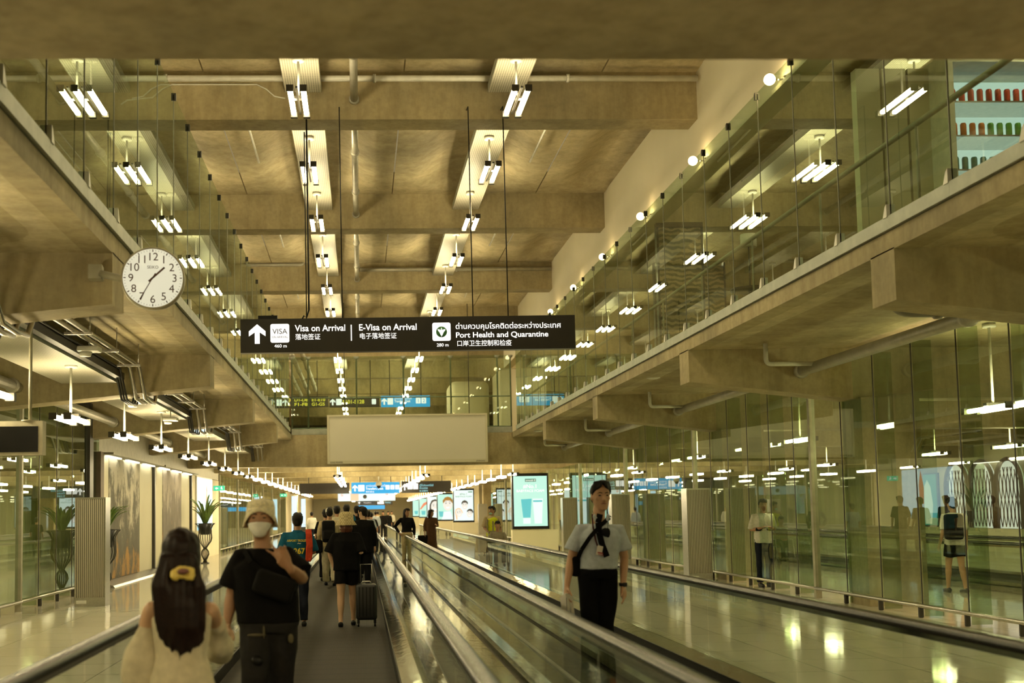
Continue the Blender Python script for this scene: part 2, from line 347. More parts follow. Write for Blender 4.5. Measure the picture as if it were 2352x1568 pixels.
for k in range(-2, 14):
    y0 = 20.9+7.5*(k-1); y1 = y0+7.5
    if k < 8: glass_wall(n, WR, 1, y0, y1, [y0+1.0+1.32*j-.08 for j in range(0, 5)], 3.26 if y0 > 40 else 3.95, 'full-height glass wall bay on the right side of the concourse'); n += 1
for k in range(-4, 3):
    y0 = 21.15+1.27*5*(k-1) - .0; y1 = y0+1.27*5
    if y1 > 27.5: y1 = 27.3
    if y0 > 27: break
    glass_wall(n, WL, -1, y0, y1, [y0+1.27*j for j in range(1, 5) if y0+1.27*j < y1-.2], 3.95, 'full-height glass wall bay on the left side of the concourse'); n += 1
for k in range(6):
    y0 = 50.6+7.5*k; glass_wall(n, WL, -1, y0, y0+7.5, [y0+1.25*j for j in range(1, 6)], 3.26, 'glass entrance bay beyond the left light screen'); n += 1
struct(MB().box(WL-.3, WL-.02, 27.3, 50.6, 3.02, 4.1).build('wall_left_head', TAN), 'olive panelled wall head above the murals', 'wall')
struct(MB().box(WL-.3, WL-.12, 27.3, 50.6, 0, 3.02).build('wall_left_mural', CREAM), 'cream wall behind the murals', 'wall')
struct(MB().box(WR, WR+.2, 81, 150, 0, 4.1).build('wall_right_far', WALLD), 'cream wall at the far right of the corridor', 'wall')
struct(MB().box(WL-.2, WL, 95, 150, 0, 4.1).build('wall_left_far', WALLP), 'beige wall at the far left of the corridor', 'wall')

# dark end column, murals, light screen on the left wall
t = thing('end_column', 'dark brown column between the left glass wall and the first mural', 'column', (WL, 27.2, 0)); t['kind'] = 'structure'
MB().box(-.28, .06, -.9, -.55, 0, 4.05).build('shaft', DARK, t); MB().box(-.28, .10, 0, .35, 0, 3.05).build('post', P('brown_post', (.12, .09, .06), .6), t)
def mural(y0, y1, p0, p1, paint, label, name='mural'):
    t = thing(name, label, 'mural', (WL, y0, 0)); L = y1-y0
    MB().box(-.12, -.02, 0, L, .12, 3.0).build('backing_board', CREAM, t)
    MB().box(-.02, .0, p0-y0, p1-y0, .14, 2.96).build('painting', paint, t)
    MB().prism([(0, 0), (.34, 0), (.30, .05), (.02, .13), (0, .13)], .02, L-.02).build('sloped_kick_plate', STEEL, t)
    MB().box(-.02, .06, L-.16, L-.02, 0, 3.02).build('edge_post', DARK, t)
    MB().box(-.02, .30, 0, L, 3.0, 3.05).build('canopy', TAN, t)
    for k in range(3): MB().box(.03, .10, .4+L*k/3, .4+L*k/3+L/3-.8, 2.975, 2.998).build('downlight', SPOTG, t)
    for k in range(4):
        ld = bpy.data.lights.new('downlight_beam', 'SPOT'); ld.energy = 16; ld.color = (1, .93, .62); ld.spot_size = 1.15; ld.spot_blend = .6; ld.shadow_soft_size = .06
        lo = bpy.data.objects.new('downlight_beam', ld); C.objects.link(lo); lo.parent = t; lo.location = (.22, L*(k+.5)/4, 2.9); lo.rotation_euler = (0, -.22, 0)
    return t
mural(27.6, 34.7, 28.6, 32.5, PAINT1, 'large grey forest mural on a cream board, beside the left glass wall')
mural(35.0, 42.2, 36.3, 40.0, PAINT2, 'second forest mural with orange undergrowth, nearer the bright advertising screen')
t = thing('advertising_screen', 'tall pale blue advertising screen on the left wall beyond the murals', 'screen', (WL, 42.4, 0))
MB().box(-.1, .0, 0, 8.1, 0, 3.0).build('surround', CREAM, t); MB().box(.0, .06, .9, 5.4, 1.02, 3.0).build('frame', WHITEM, t)
MB().box(.06, .07, 1.0, 5.3, 1.07, 2.95).build('display', SCR_BL, t); MB().box(.07, .074, 1.0, 5.3, 1.07, 1.25).build('blue_band', EM('band_blue', (.1, .55, .8), 1), t)
MB().prism([(3.4, 1.6), (3.75, 1.6), (3.8, 2.3), (3.6, 2.9), (3.35, 2.2)], .07, .075, 'x').build('pictured_arm', REDP, t)

# ------------------------------------------------------------------ gallery glass
def gallery_panel(side, X, y, k, s):
    t = thing('glass_panel', 'tall clear glass gallery panel, %s along the %s gallery edge' % (ORD[k], side), 'glass panel', (X, y, ZG), 0, 'glass panels along the %s gallery edge' % side)
    w_ = 1.2517
    m = MB(); m.add([(0, .01, .13), (0, w_-.01, .13), (0, w_-.01, 2.72), (0, .01, 2.72)], [(0, 1, 2, 3)]); m.build('pane', GLASS, t)
    MB().box(-.035, .035, .0, w_-.002, .01, .14).build('base_channel', CHAN, t)
    MB().prism([(.0, .13), (.09, .13), (.035, .24), (.0, .26)], -.045, .045, 'x').build('bottom_clamp', WHITEM, t)
    MB().prism([(.0, 2.62), (.05, 2.63), (.05, 2.7), (.03, 2.72), (.0, 2.72)], -.03, .03, 'x').build('top_clamp', DARK, t)
    MB().box(-.006, .006, 0, .011, .14, 2.7).build('joint_seal', SEAL, t)
    return t
k = 0
for i in range(-3, 25):
    y = 10.31+1.2517*i
    if y+1.26 > YE: break
    gallery_panel('right', XR, y, k, 1); k += 1
k = 0
for i in range(-3, 25):
    y = 10.31+1.2517*i
    if y+1.26 > YE: break
    gallery_panel('left', XL, y, k, -1); k += 1
# handrail inside the right gallery glass
t = thing('gallery_handrail', 'slim steel handrail behind the right gallery glass', 'handrail', (XR+.22, 0, 0))
MB().tube([(0, 6, 5.32), (0, YE-.2, 5.32)], .03).build('rail', TAN, t); m = MB()
for j in range(15): m.tube([(0, 6.4+2.5*j, ZG), (0, 6.4+2.5*j, 5.3)], .014, 6)
m.build('posts', TAN, t)
t = thing('end_screen', 'glass screen with slender steel posts closing the far end of the opening', 'glass screen', (0, YE+.15, ZG))
xs = [-2.33, -1.77, -.1, 1.53, 3.17, 4.8, 5.26]
m = MB(); m.add([(XL, 0, .05), (XR, 0, .05), (XR, 0, 2.7), (XL, 0, 2.7)], [(0, 1, 2, 3)]); m.build('pane', GLASS, t)
for x in xs: MB().tube([(x, .05, 0), (x, .05, 2.6), (x, .05, 2.62), (x, .05, 2.7)], [.028, .028, .07, .10], 8).build('post', CHAN, t)
MB().tube([(XL, .08, 1.27), (XR, .08, 1.27)], .022).tube([(XL, .08, .22), (XR, .08, .22)], .02).build('rail', CHAN, t)
MB().box(XL, XR, -.04, .04, 0, .2).build('base_channel', CHAN, t)
# wall lights on the bulkhead
k = 0
for i in range(8):
    y = 15.0+3.62*i
    t = thing('globe_light', 'round glowing globe light under the cream bulkhead, %s of its row' % ORD[i], 'wall light', (5.33, y, 7.05), 0, 'globe lights under the bulkhead')
    MB().ell((0, 0, .03), (.075, .075, .075)).build('globe', GLOBE, t); MB().tube([(.06, 0, .03), (.12, 0, .03)], .012, 8).rbox((.20, 0, .03), (.05, .09, .09), r=.01).tube([(.12, 0, .03), (.2, 0, .03)], .012, 8).build('bracket', DARK, t)
    ld = bpy.data.lights.new('globe_glow', 'POINT'); ld.energy = 14; ld.color = (1, .72, .34); ld.shadow_soft_size = .03
    lo = bpy.data.objects.new('globe_glow', ld); C.objects.link(lo); lo.parent = t; lo.location = (.13, 0, .03)

# ------------------------------------------------------------------ lamps and perforated panels
def make_lamp(drop, TUBE=TUBE):
    t = thing('pendant_lamp', 'x', 'lamp')
    h = MB()
    for s_ in (-1, 1): h.box(s_*.095-.05, s_*.095+.05, .54, .63, -.04, .05).box(s_*.095-.05, s_*.095+.05, -.60, -.57, -.04, .05)
    h.box(-.12, .12, -.05, .05, .04, .08).box(-.015, .015, -.58, .58, .01, .035); h.build('housing', DARK, t)
    for s_ in (-1, 1): MB().rbox((s_*.095, -.015, 0), (.074, 1.04, .06), r=.02).build('tube_light', TUBE, t)
    MB().tube([(0, 0, .09), (0, 0, drop)], .018, 8).build('stem', WHITEM, t)
    MB().lathe([(.09, drop-.05), (.09, drop)], (0, 0, 0), 12).build('ceiling_cup', WHITEM, t)
    t.location = (0, 0, -50); return t
proto = {}
def make_far_lamp(drop, TUBE=TUBE):
    """a lamp only a few pixels tall"""
    t = thing('pendant_lamp', 'x', 'lamp'); h = MB()
    for s_ in (-1, 1): h.box(s_*.095-.05, s_*.095+.05, .54, .63, -.04, .05)
    h.box(-.12, .12, -.05, .05, .035, .06); h.tube([(0, 0, .05), (0, 0, drop)], .022, 6); h.build('housing', WHITEM, t); m = MB()
    for s_ in (-1, 1): m.box(s_*.095-.042, s_*.095+.042, -.54, .54, -.035, .035)
    m.build('tube_light', TUBE, t); return t
def lamp(x, y, z, drop, label, group, far=False):
    label = label.replace(', nearest in', ', first in')
    key = (round(drop, 2), far, z < 4)
    if key not in proto: proto[key] = o = (make_far_lamp if far else make_lamp)(drop, TUBE_L if z < 4 else TUBE)
    else: o = copy_tree(proto[key])
    o.location = (x, y, z); o['label'] = label; o['group'] = group
def lamp_row(x, ys, z, drop, where, group, dfar=None):
    for i, y in enumerate(ys):
        if y < 46: lamp(x, y, z, drop, 'twin-tube pendant lamp, %s in the row %s' % (ORD[i], where), group)
        else: lamp(x, y, z, (dfar or (1.10 if z < 4 or y > 57 else drop)), 'tiny distant pendant lamp in the row %s' % where, group+' in the distance', True)
UY = [17.35+3.755*k for k in range(-2, 18)]
lamp_row(-.84, UY, 7.6, .66, 'over the left part of the opening', 'upper left lamps')
lamp_row(2.37, UY, 7.6, .66, 'over the right part of the opening', 'upper right lamps')
lamp_row(-4.05, UY[:14], 7.6, .66, 'behind the left gallery glass', 'lamps behind the left gallery glass')
lamp_row(8.37, UY[:14], 7.6, .66, 'behind the right gallery glass', 'lamps behind the right gallery glass')
LY = [16.6+3.755*k for k in range(-3, 22)]
lamp_row(-3.93, LY, 2.92, .76, 'under the left gallery', 'low lamps on the left')
lamp_row(-9.5, LY[:14], 2.92, 1.2, 'added behind the left glass wall', 'fill lamps behind the left glass wall')  # row added to brighten the space behind the left glass
lamp_row(8.9, LY[:16], 2.92, 1.2, 'behind the right glass wall', 'lamps behind the right glass wall')
lamp_row(15.3, LY[:12], 2.92, 1.2, 'deep in the hall behind the right glass wall', 'lamps deep in the right hall')
FY = [44.3+3.755*k for k in range(0, 27)]
for x, nm in ((-.84, 'left centre'), (2.37, 'right centre'), (5.6, 'right')): lamp_row(x, FY, 2.92, .76, 'along the %s of the far corridor' % nm, 'far corridor lamps, '+nm)
for x, nm in ((-.84, 'left'), (2.37, 'middle'), (5.6, 'right')): lamp_row(x, [-8.2, -4.4, -.7, 1.6], 2.92, .98, 'added out of view under the near ceiling, %s row' % nm, 'fill lamps added under the near ceiling')  # unseen rows, added to light the overhead beam from below
def perf(x0, x1, y0, y1, z, label, group, side=None):
    t = thing('perforated_panel', label, 'ceiling panel', ((x0+x1)/2, y0, z), 0, group); w_ = (x1-x0)/2; L = y1-y0
    MB().box(-w_, w_, 0, L, 0, .012).build('perforated_face', PERF, t)
    f = MB().box(-w_, -w_+.02, 0, L, .012, .13).box(w_-.02, w_, 0, L, .012, .13).box(-w_+.02, w_-.02, L-.02, L, .012, .13).box(-w_+.02, w_-.02, 0, .02, .012, .13); f.build('edge_frame', CHAN, t)
    m = MB()
    for yy in (.8, L-.8): m.tube([(0, yy, .012), (0, yy, (ZCE if z > 5 else ZU)-z)], .012, 6)
    m.build('hanger', DARK, t)
    return t
i = 0
for k in range(1, 8):
    y0, y1 = BY[k]+BT+.02, BY[k+1]-.22; i = k-1
    for x, nm in ((-.835, 'left lamp row over the opening'), (2.40, 'right lamp row over the opening'), (-4.05, 'lamp row behind the left gallery glass'), (8.37, 'lamp row behind the right gallery glass')):
        perf(x-.29, x+.29, y0, y1, 8.27, 'perforated metal ceiling panel above the %s, %s bay' % (nm, ORD[i]), 'perforated panels above the '+nm)
    if k < 6:
        perf(-4.6, -3.74, y0+.25, y1, 3.66, 'wide perforated panel under the left gallery, %s bay' % ORD[i], 'perforated panels under the left gallery')
# ------------------------------------------------------------------ pipes and conduits
def pipe(name, pts, r, label, cat='pipe', mat=PIPE, joints=(), group=None):
    t = thing(name, label, cat, pts[0], 0, group); b = Vector(pts[0]); q = [Vector(p)-b for p in pts]
    MB().tube(q, r, 12).build('pipe_run', mat, t)
    if joints:
        m = MB()
        for p, d in joints:
            p = Vector(p)-b; d = Vector(d).normalized()*r*.5; m.tube([p-d, p+d], r*1.35, 12)
        m.build('coupling', mat, t)
    return t
def arc(a, b, c, n=6):
    """rounded corner from a to c with control b"""
    a, b, c = Vector(a), Vector(b), Vector(c); return [a*(1-t)**2+b*2*t*(1-t)+c*t*t for t in [i/n for i in range(n+1)]]
for k in range(1, 6):
    y0, y1 = BY[k]+BT, BY[k+1]
    pipe('ceiling_pipe', [(-.03, y0, 8.2), (-.03, y1-.02, 8.2)], .062, 'grey ceiling pipe along the middle of the opening, %s bay' % ORD[k-1], joints=[((-.03, y0+2.2, 8.2), (0, 1, 0)), ((-.03, y1-.1, 8.2), (0, 1, 0)), ((-.03, y1-2.0, 8.2), (0, 1, 0))], group='ceiling pipes along the opening')
    for x, nm in ((-1.9, 'left'), (3.4, 'right')):
        pipe('sprinkler_pipe', [(x, y0, 8.42), (x, y0+3.6, 8.42)], .022, 'thin sprinkler pipe in the %s half of the opening, %s bay' % (nm, ORD[k-1]), mat=WHITEM, group='thin sprinkler pipes')
    yq = max(y0, 4.9)
    pipe('drain_pipe', [(7.04, yq, 3.74), (7.04, y1-.02, 3.74)], .085, 'fat drain pipe along the right glass wall head, %s bay' % ORD[k-1], joints=[((7.04, y0+1.5, 3.74), (0, 1, 0)), ((7.04, y1-.15, 3.74), (0, 1, 0))], group='drain pipes under the right gallery')
    pipe('hooked_pipe', [(6.25, y1-.8, 4.1)] + arc((6.25, y1-.8, 3.86), (6.25, y1-.8, 3.78), (6.33, y1-.8, 3.78)) + [(7.0, y1-.8, 3.78)], .035, 'short hooked pipe beside the right drain pipe, %s bay' % ORD[k-1], mat=WHITEM, group='hooked pipes under the right gallery')
    pipe('side_pipe', [(-5.3, yq, 3.62), (-5.3, y1-.1, 3.62)], .085, 'fat pipe along the left glass wall head, %s bay' % ORD[k-1], joints=[((-5.3, y1-.4, 3.62), (0, 1, 0))], group='pipes under the left gallery')
pipe('cross_pipe', [(-3.9, 18.8, 8.49), (5.5, 18.8, 8.49)], .05, 'long straight pipe along the nearest full ceiling beam', mat=WHITEM, joints=[((.3, 18.8, 8.49), (1, 0, 0)), ((3.4, 18.8, 8.49), (1, 0, 0)), ((-3, 18.8, 8.49), (1, 0, 0))])
pipe('cross_pipe', [(.05, 33.9, 8.46), (5.5, 33.9, 8.46)], .055, 'pipe crossing the right half above the third visible beam', joints=[((2.8, 33.9, 8.46), (1, 0, 0))])
pipe('cross_pipe', [(-3.3, 33.9, 8.62), (-1.65, 33.9, 8.62)] + arc((-1.62, 33.9, 8.62), (-1.55, 33.9, 8.62), (-1.55, 33.9, 8.70)), .045, 'short pipe on the left above the third visible beam')
pts = [at(x, y, 18.98) for x, y in ((278, 240), (292, 230), (350, 224), (372, 205), (395, 194), (590, 194), (612, 205), (630, 221), (655, 226))]
pipe('thin_conduit', pts, .012, 'thin bent conduit on the face of the nearest full ceiling beam', 'conduit', WHITEM)
a = at(2043, 618, 12.5); b = at(2043, 715, 12.5)
pipe('elbow_pipe', [(a.x, 12.5, 4.10), (a.x, 12.5, b.z+.30)] + arc((a.x, 12.5, b.z+.22), (a.x, 12.5, b.z), (a.x+.22, 12.5, b.z)) + [(6.9, 12.5, b.z), (7.0, 12.7, b.z)], .065, 'fat elbow pipe turning under the right gallery behind the nearest beam', mat=P('dark_pipe', (.17, .16, .12), .45), joints=[((a.x+.5, 12.5, b.z), (1, 0, 0)), ((a.x, 12.5, b.z+.3), (0, 0, 1))])
for k, (px, py, y) in enumerate(((1500, 868, 23.2), (1236, 990, 38.2))):
    p = at(px, py, y); t = thing('ceiling_camera', 'white disc-shaped ceiling camera on a conduit under the right gallery, %s one' % ('nearer' if k == 0 else 'farther'), 'camera', (p.x, p.y, p.z))
    MB().lathe([(.03, .1), (.05, .04), (.13, .02), (.14, 0), (.08, -.02)][::-1], (0, 0, 0), 16).build('body', WHITEM, t); MB().tube([(0, 0, .08), (.9, -2.2, .12)], .014, 6).build('arm', WHITEM, t)
# hanging cables and cable tray under the left gallery
def tray_path(x, zb, zl, ys=range(1, 6)):
    p = []
    for k in ys:
        y0, y1 = BY[k]+BT, BY[k+1]
        p += [(x, y0+.1, zl), (x, y0+.55, zb), (x, y1-.75, zb), (x, y1-.2, zl), (x, y1+BT*.5, zl-.02)]
    return p[:-1]
t = thing("conduit_run", 'pair of steel conduits on hangers dipping under each left cantilever beam', "conduit")
for dx in (0, .14): MB().tube(tray_path(-3.32-dx, 3.86, 3.42), .032, 8).build('conduit', STEEL, t)
for k in range(1, 6):
    for j in range(4):
        y = BY[k]+BT+1.0+1.6*j; MB().box(-3.56, -3.22, y-.02, y+.02, 3.80, 3.83).tube([(-3.25, y, 3.8), (-3.25, y, 4.2)], .008, 6).tube([(-3.53, y, 3.8), (-3.53, y, 4.2)], .008, 6).build('hanger', STEEL, t)
t = thing('cable_bundle', 'bundle of black cables sagging under each left cantilever beam', 'cables')
for dx in (0, .05, .10): MB().tube(tray_path(-3.60-dx*.8, 3.82+dx*.3, 3.40), .018, 6).build('cable', BLACK, t)
MB().box(-3.72, -3.62, BY[1]+BT+.3, BY[2]-.3, 3.70, 3.80).box(-3.72, -3.62, BY[2]+BT+.3, BY[3]-.3, 3.70, 3.80).box(-3.72, -3.62, BY[3]+BT+.3, BY[4]-.3, 3.70, 3.80).build('tray', DARK, t)
for i, (px, py, y) in enumerate(((205, 802, 15.6), (312, 922, 20.0), (392, 963, 24.0), (462, 990, 28.0))):
    p = at(px, py, y); lit = i == 3
    t = thing('ceiling_box', ['white detector box under the nearest wide perforated panel', 'white light box at the nearest left beam root', 'small white box under the second wide perforated panel', 'small glowing blue-white box under the third left bay'][i], 'detector', (p.x, p.y, p.z))
    MB().rbox((0, 0, 0), (.28, .24, .07), r=.02).build('body', SCR_BL if lit else WHITEM, t); MB().lathe([(.07, -.09), (.09, -.035)], (-.05, 0, 0), 14).tube([(0, 0, .03), (0, 0, .3)], .012, 6).build('base', WHITEM, t)

# ------------------------------------------------------------------ moving walkways
def mk_deck():
    t = NT('mirror_decking'); nz = t.noise(t.coord((3, 1.2, 3)), 2.4, 2); t.set((.30, .29, .25), .09, .9); t.bump(nz, .12, .02); return t.m
DECK = mk_deck()
def walkway(name, label, x0, x1, y0, y1):
    t = thing(name, label, 'moving walkway', ((x0+x1)/2, 0, 0)); h = (x1-x0)/2
    MB().box(-h+.20, h-.20, y0, y1, 0.0, .012).build('pallet_band', PALLET, t)
    for s_ in (-1, 1):
        X = s_*h; a, b = sorted((X-s_*.21, X-s_*.195)); MB().box(a, b, y0, y1, .0, .13).build('skirt_panel', BLACK, t)
        a, b = sorted((X-s_*.195, X-s_*.03)); MB().prism([(X-s_*.195, .0), (X-s_*.195, .13), (X-s_*.03, .17), (X-s_*.03, 0)], y0, y1).build('inner_decking', DECK, t)
        a, b = sorted((X+s_*.03, X+s_*.15))
        if (x0, s_) not in ((-1.57, 1), (1.41, -1)): MB().box(a, b, y0, y1, 0, .10).build('outer_decking', DECK, t)
        m = MB(); q = MB(); L = 2.4; y = y0
        while y < y1: m.add([(X, y+.006, .10), (X, min(y+L, y1)-.006, .10), (X, min(y+L, y1)-.006, .83), (X, y+.006, .83)], [(0, 1, 2, 3)]); y += L
        m.build('glass_balustrade', GLASS_B, t)
        MB().box(X-.022, X+.022, y0, y1, .80, .835).build('rail_profile', STEEL_P, t)
        prof = [(X-.045, .838), (X-.052, .86), (X-.044, .885), (X-.02, .897), (X+.02, .897), (X+.044, .885), (X+.052, .86), (X+.045, .838)]
        o = MB().prism(prof, y0, y1).build('handrail', RUBBER, t)
        for p in o.data.polygons: p.use_smooth = len(p.vertices) == 4
        o.data.set_sharp_from_angle(angle=1.0)
    return t
walkway('moving_walkway', 'moving walkway in the middle that carries the couple and the crowd away', -1.57, .53, -5, 70)
walkway('moving_walkway', 'moving walkway on the right that carries the man in the grey shirt', 1.41, 3.37, -5, 70)
walkway('moving_walkway', 'moving walkway in the hall behind the right glass wall', 11.6, 13.6, 2, 60)

t = thing('centre_decking', 'mirror-like steel decking between the two moving walkways', 'decking', (.97, 0, 0)); m = MB()
for k in range(31): m.box(-.40, .40, -5+2.4*k+.004, -5+2.4*(k+1)-.004, 0, .10)
m.build('cover_plates', DECK, t); MB().box(-.02, .02, -5, 69, .10, .115).build('joint_strip', STEEL, t)
# ------------------------------------------------------------------ hanging signs
def arrow(cx, z0, z1, w_, y, mat, parent):
    h = z1-z0; q = w_/2; s_ = w_*.15
    MB().prism([(cx-s_, z0), (cx+s_, z0), (cx+s_, z1-h*.42), (cx+q, z1-h*.62), (cx+q, z1-h*.36), (cx, z1), (cx-q, z1-h*.36), (cx-q, z1-h*.62), (cx-s_, z1-h*.42)], y-.006, y).build('arrow', mat, parent)
def plate(x0, x1, z0, z1, y, mat, parent, name='pictogram', r=.03):
    p = []
    for cx, cz, a in ((x1-r, z1-r, 0), (x0+r, z1-r, 1), (x0+r, z0+r, 2), (x1-r, z0+r, 3)):
        for k in range(5): an = PI/2*(a+k/4); p.append((cx+r*math.cos(an), cz+r*math.sin(an)))
    return MB().prism(p, y-.006, y).build(name, mat, parent)
YS = 18.7; A = at(552, 733, YS); B = at(1320, 717, YS); sc = (B.x-A.x)/768.0
t = thing('direction_sign', 'long black hanging sign for visa on arrival and port health and quarantine', 'sign', (A.x, YS, A.z), 0)
t.rotation_euler = (0, -.0045, 0)
LX = B.x-A.x; LZ = 77.5*sc
MB().box(0, LX, 0, .16, -LZ, 0).build('sign_box', SIGNBLK, t)
U = lambda px: (px-552)*sc
Z = lambda r: -r*sc
arrow(U(590), Z(57), Z(12), 38*sc, -.001, SIGNW, t)
plate(U(620), U(663), Z(55), Z(12), -.001, SIGNW, t)
INKB = P('pictogram_ink', (.06, .05, .05), .5)
text('VISA', INKB, t, U(641.5), -.008, Z(35), width=34*sc, height=12*sc, align='CENTER'); text('ON ARRIVAL', INKB, t, U(641.5), -.008, Z(44.5), width=36*sc, height=4.6*sc, align='CENTER')
text('460 m', SIGNW, t, U(643), -.002, Z(66), width=28*sc, height=7.5*sc, align='CENTER', bold=.012)
text('Visa on Arrival', SIGNW, t, U(676), -.002, Z(29.5), width=115*sc, height=15*sc, bold=.015)
text('落地签证', SIGNW, t, U(676), -.002, Z(48), width=57*sc, height=14*sc, bold=.012)
MB().box(U(803), U(805.5), -.006, -.001, Z(53), Z(16)).build('divider', SIGNW, t)
text('E-Visa on Arrival', SIGNW, t, U(821), -.002, Z(29.5), width=132*sc, height=15*sc, bold=.015)
text('电子落地签证', SIGNW, t, U(822), -.002, Z(48), width=84*sc, height=14*sc, bold=.012)
plate(U(990), U(1032), Z(56), Z(14), -.001, SIGNW, t)
GRN = P('emblem_green', (.05, .20, .06), .5); c_ = (U(1011), 0, Z(35.5))
MB().lathe([(12.5*sc, -.011), (12.5*sc, -.0075)], c_, 28, 'y').build('emblem', GRN, t)
m = MB().box(U(1010.2), U(1011.8), -.014, -.0115, Z(46), Z(26))
for s_ in (-1, 1): m.prism([(U(1011+s_*1), Z(31)), (U(1011+s_*9), Z(29)), (U(1011+s_*8), Z(33)), (U(1011+s_*5), Z(36)), (U(1011+s_*2.5), Z(42)), (U(1011+s_*1), Z(44))], -.014, -.0115)
m.build('winged_staff', SIGNW, t)
text('280 m', SIGNW, t, U(1013), -.002, Z(69), width=27*sc, height=7.5*sc, align='CENTER', bold=.012)
text('ด่านควบคุมโรคติดต่อระหว่างประเทศ', SIGNW, t, U(1043), -.002, Z(29), width=243*sc, height=19*sc, bold=.012)
text('Port Health and Quarantine', SIGNW, t, U(1043), -.002, Z(49), width=213*sc, height=15*sc, bold=.015)
text('口岸卫生控制和检疫', SIGNW, t, U(1045), -.002, Z(68), width=125*sc, height=14*sc, bold=.012)
for px, py in ((781, 243), (1078, 243), (1158, 243), (700, 300)):
    p = at(px, py, YS); MB().tube([(p.x-A.x, .08, 0), (p.x-A.x, .08, p.z-A.z), (p.x-A.x, .36, p.z-A.z+.03)], .009, 6).build('hanging_cable', BLACK, t)
MB().tube([(.95, .1, .0), (.98, .1, .06), (1.02, .1, .03), (1.06, .1, .15), (1.06, .1, 1.0), (1.06, .1, 3.2)], .014, 6).rbox((.42, .1, .03), (.30, .12, .06)).build('power_lead', BLACK, t)

t = thing('blank_panel', 'large blank beige panel hung below the far end of the opening', 'panel', (0, 40.85, 0))
a, b = at(751, 953, 40.85), at(1121, 1060, 40.85)
MB().box(a.x, b.x, 0, .25, b.z, a.z).build('panel', P('blank_beige', (.74, .69, .56), .6, 0, .03, .5), t)
MB().box(a.x, b.x, -.03, 0, a.z-.06, a.z).box(a.x, b.x, -.03, 0, b.z, b.z+.1).box(a.x, a.x+.07, -.03, 0, b.z+.1, a.z-.06).box(b.x-.07, b.x, -.03, 0, b.z+.1, a.z-.06).build('frame', CREAM, t)
text('KING POWER', INKB, t, a.x+.1, -.034, b.z+.02, width=.42, height=.05); text('JCDecaux', INKB, t, b.x-.4, -.034, b.z+.02, width=.3, height=.05)
MB().tube([(a.x+.6, .1, a.z), (a.x+.6, .1, 8.75)], .012, 6).tube([(b.x-.6, .1, a.z), (b.x-.6, .1, 8.75)], .012, 6).build('hanger', DARK, t)

def sign(px0, px1, py0, py1, y, mat, label, name='hanging_sign', rods=True, rz=0):
    a = at(px0, py0, y); b = at(px1, py1, y); t = thing(name, label, 'sign', (a.x, y, a.z)); 
    MB().box(0, b.x-a.x, 0, .16, b.z-a.z, 0).build('sign_box', mat, t)
    if rods:
        zt = 4.02 if a.z < 4 else 8.75
        for fx in (.18, .82): MB().tube([((b.x-a.x)*fx, .08, 0), ((b.x-a.x)*fx, .08, zt-a.z)], .02, 6).build('rod', DARK, t)
    return t, b.x-a.x, a.z-b.z
t, w_, h_ = sign(688, 803, 1110, 1133, 61, SIGNBLK, 'unlit black hanging sign left of the blue transfer sign in the corridor')
t, w_, h_ = sign(807, 918, 1108, 1132, 61, SIGNBLUE, 'bright blue transfer sign hanging in the corridor below the blank panel')
arrow(.18, -h_*.78, -h_*.2, .26, -.001, SIGNW, t); plate(.34, .66, -h_*.8, -h_*.22, -.001, SIGNW, t); text('เคาน์เตอร์เปลี่ยนเครื่อง', SIGNW, t, .72, -.002, -h_*.40, width=1.1, height=.13); text('Transfers Desk', SIGNW, t, .72, -.002, -h_*.66, width=.9, height=.12, bold=.02); text('转机柜台', SIGNW, t, .72, -.002, -h_*.92, width=.42, height=.10)
for i, d in enumerate('123'): plate(1.72+.24*i, 1.92+.24*i, -h_*.66, -h_*.26, -.001, SIGNW, t, 'number_plate', .02); text(d, SIGNBLUE, t, 1.82+.24*i, -.009, -h_*.6, height=.12, align='CENTER')
t, w_, h_ = sign(922, 1036, 1105, 1130, 61, SIGNBLK, 'dark sign with white pictograms and blue Thai lettering right of the blue transfer sign')
arrow(.16, -h_*.78, -h_*.2, .24, -.001, SIGNW, t); plate(.30, .56, -h_*.7, -h_*.2, -.001, SIGNW, t); plate(.58, .84, -h_*.7, -h_*.2, -.001, SIGNW, t)
CY = EM('sign_cyan', (.35, .85, .9), 1); text('ตู้ไปรษณีย์', CY, t, .9, -.002, -h_*.45, width=.7, height=.15); text('Amenities', CY, t, .9, -.002, -h_*.68, width=.42, height=.10); text('生活便利', CY, t, .9, -.002, -h_*.92, width=.42, height=.10)
t, w_, h_ = sign(776, 908, 1131.5, 1149, 80, SCR_W, 'long white illuminated advertising banner with a peach middle hanging below the blue sign', 'light_banner')
MB().box(w_*.22, w_*.36, -.01, 0, -h_+.02, -.02).build('peach_patch', PEACH, t); MB().lathe([(.13, -.01), (.13, 0)], (w_*.47, 0, -h_*.5), 16, 'y').build('black_disc', INK, t)
text('G', REDP, t, w_*.05, -.004, -h_*.4, height=.16, bold=.02); text('G', REDP, t, w_*.83, -.004, -h_*.3, height=.16, bold=.02)
t, w_, h_ = sign(822, 863, 1150.5, 1158.5, 110, P('sign_navy', (.02, .03, .06), .4), 'tiny navy direction sign far down the corridor'); arrow(.12, -h_*.8, -h_*.15, .2, -.001, SIGNW, t); text('Transfers', SIGNW, t, .5, -.004, -h_*.6, width=.7, height=.1)
t, w_, h_ = sign(864, 902, 1150.5, 1158.5, 110, SIGNBLK, 'tiny black sign with cyan lettering far down the corridor'); plate(.1, .7, -h_*.8, -h_*.2, -.001, SIGNW, t); text('Amenities', CY, t, .8, -.004, -h_*.6, width=.5, height=.16)
t, w_, h_ = sign(820, 884, 1160.5, 1168.5, 125, SIGNBLUE, 'tiny blue sign farthest down the corridor')
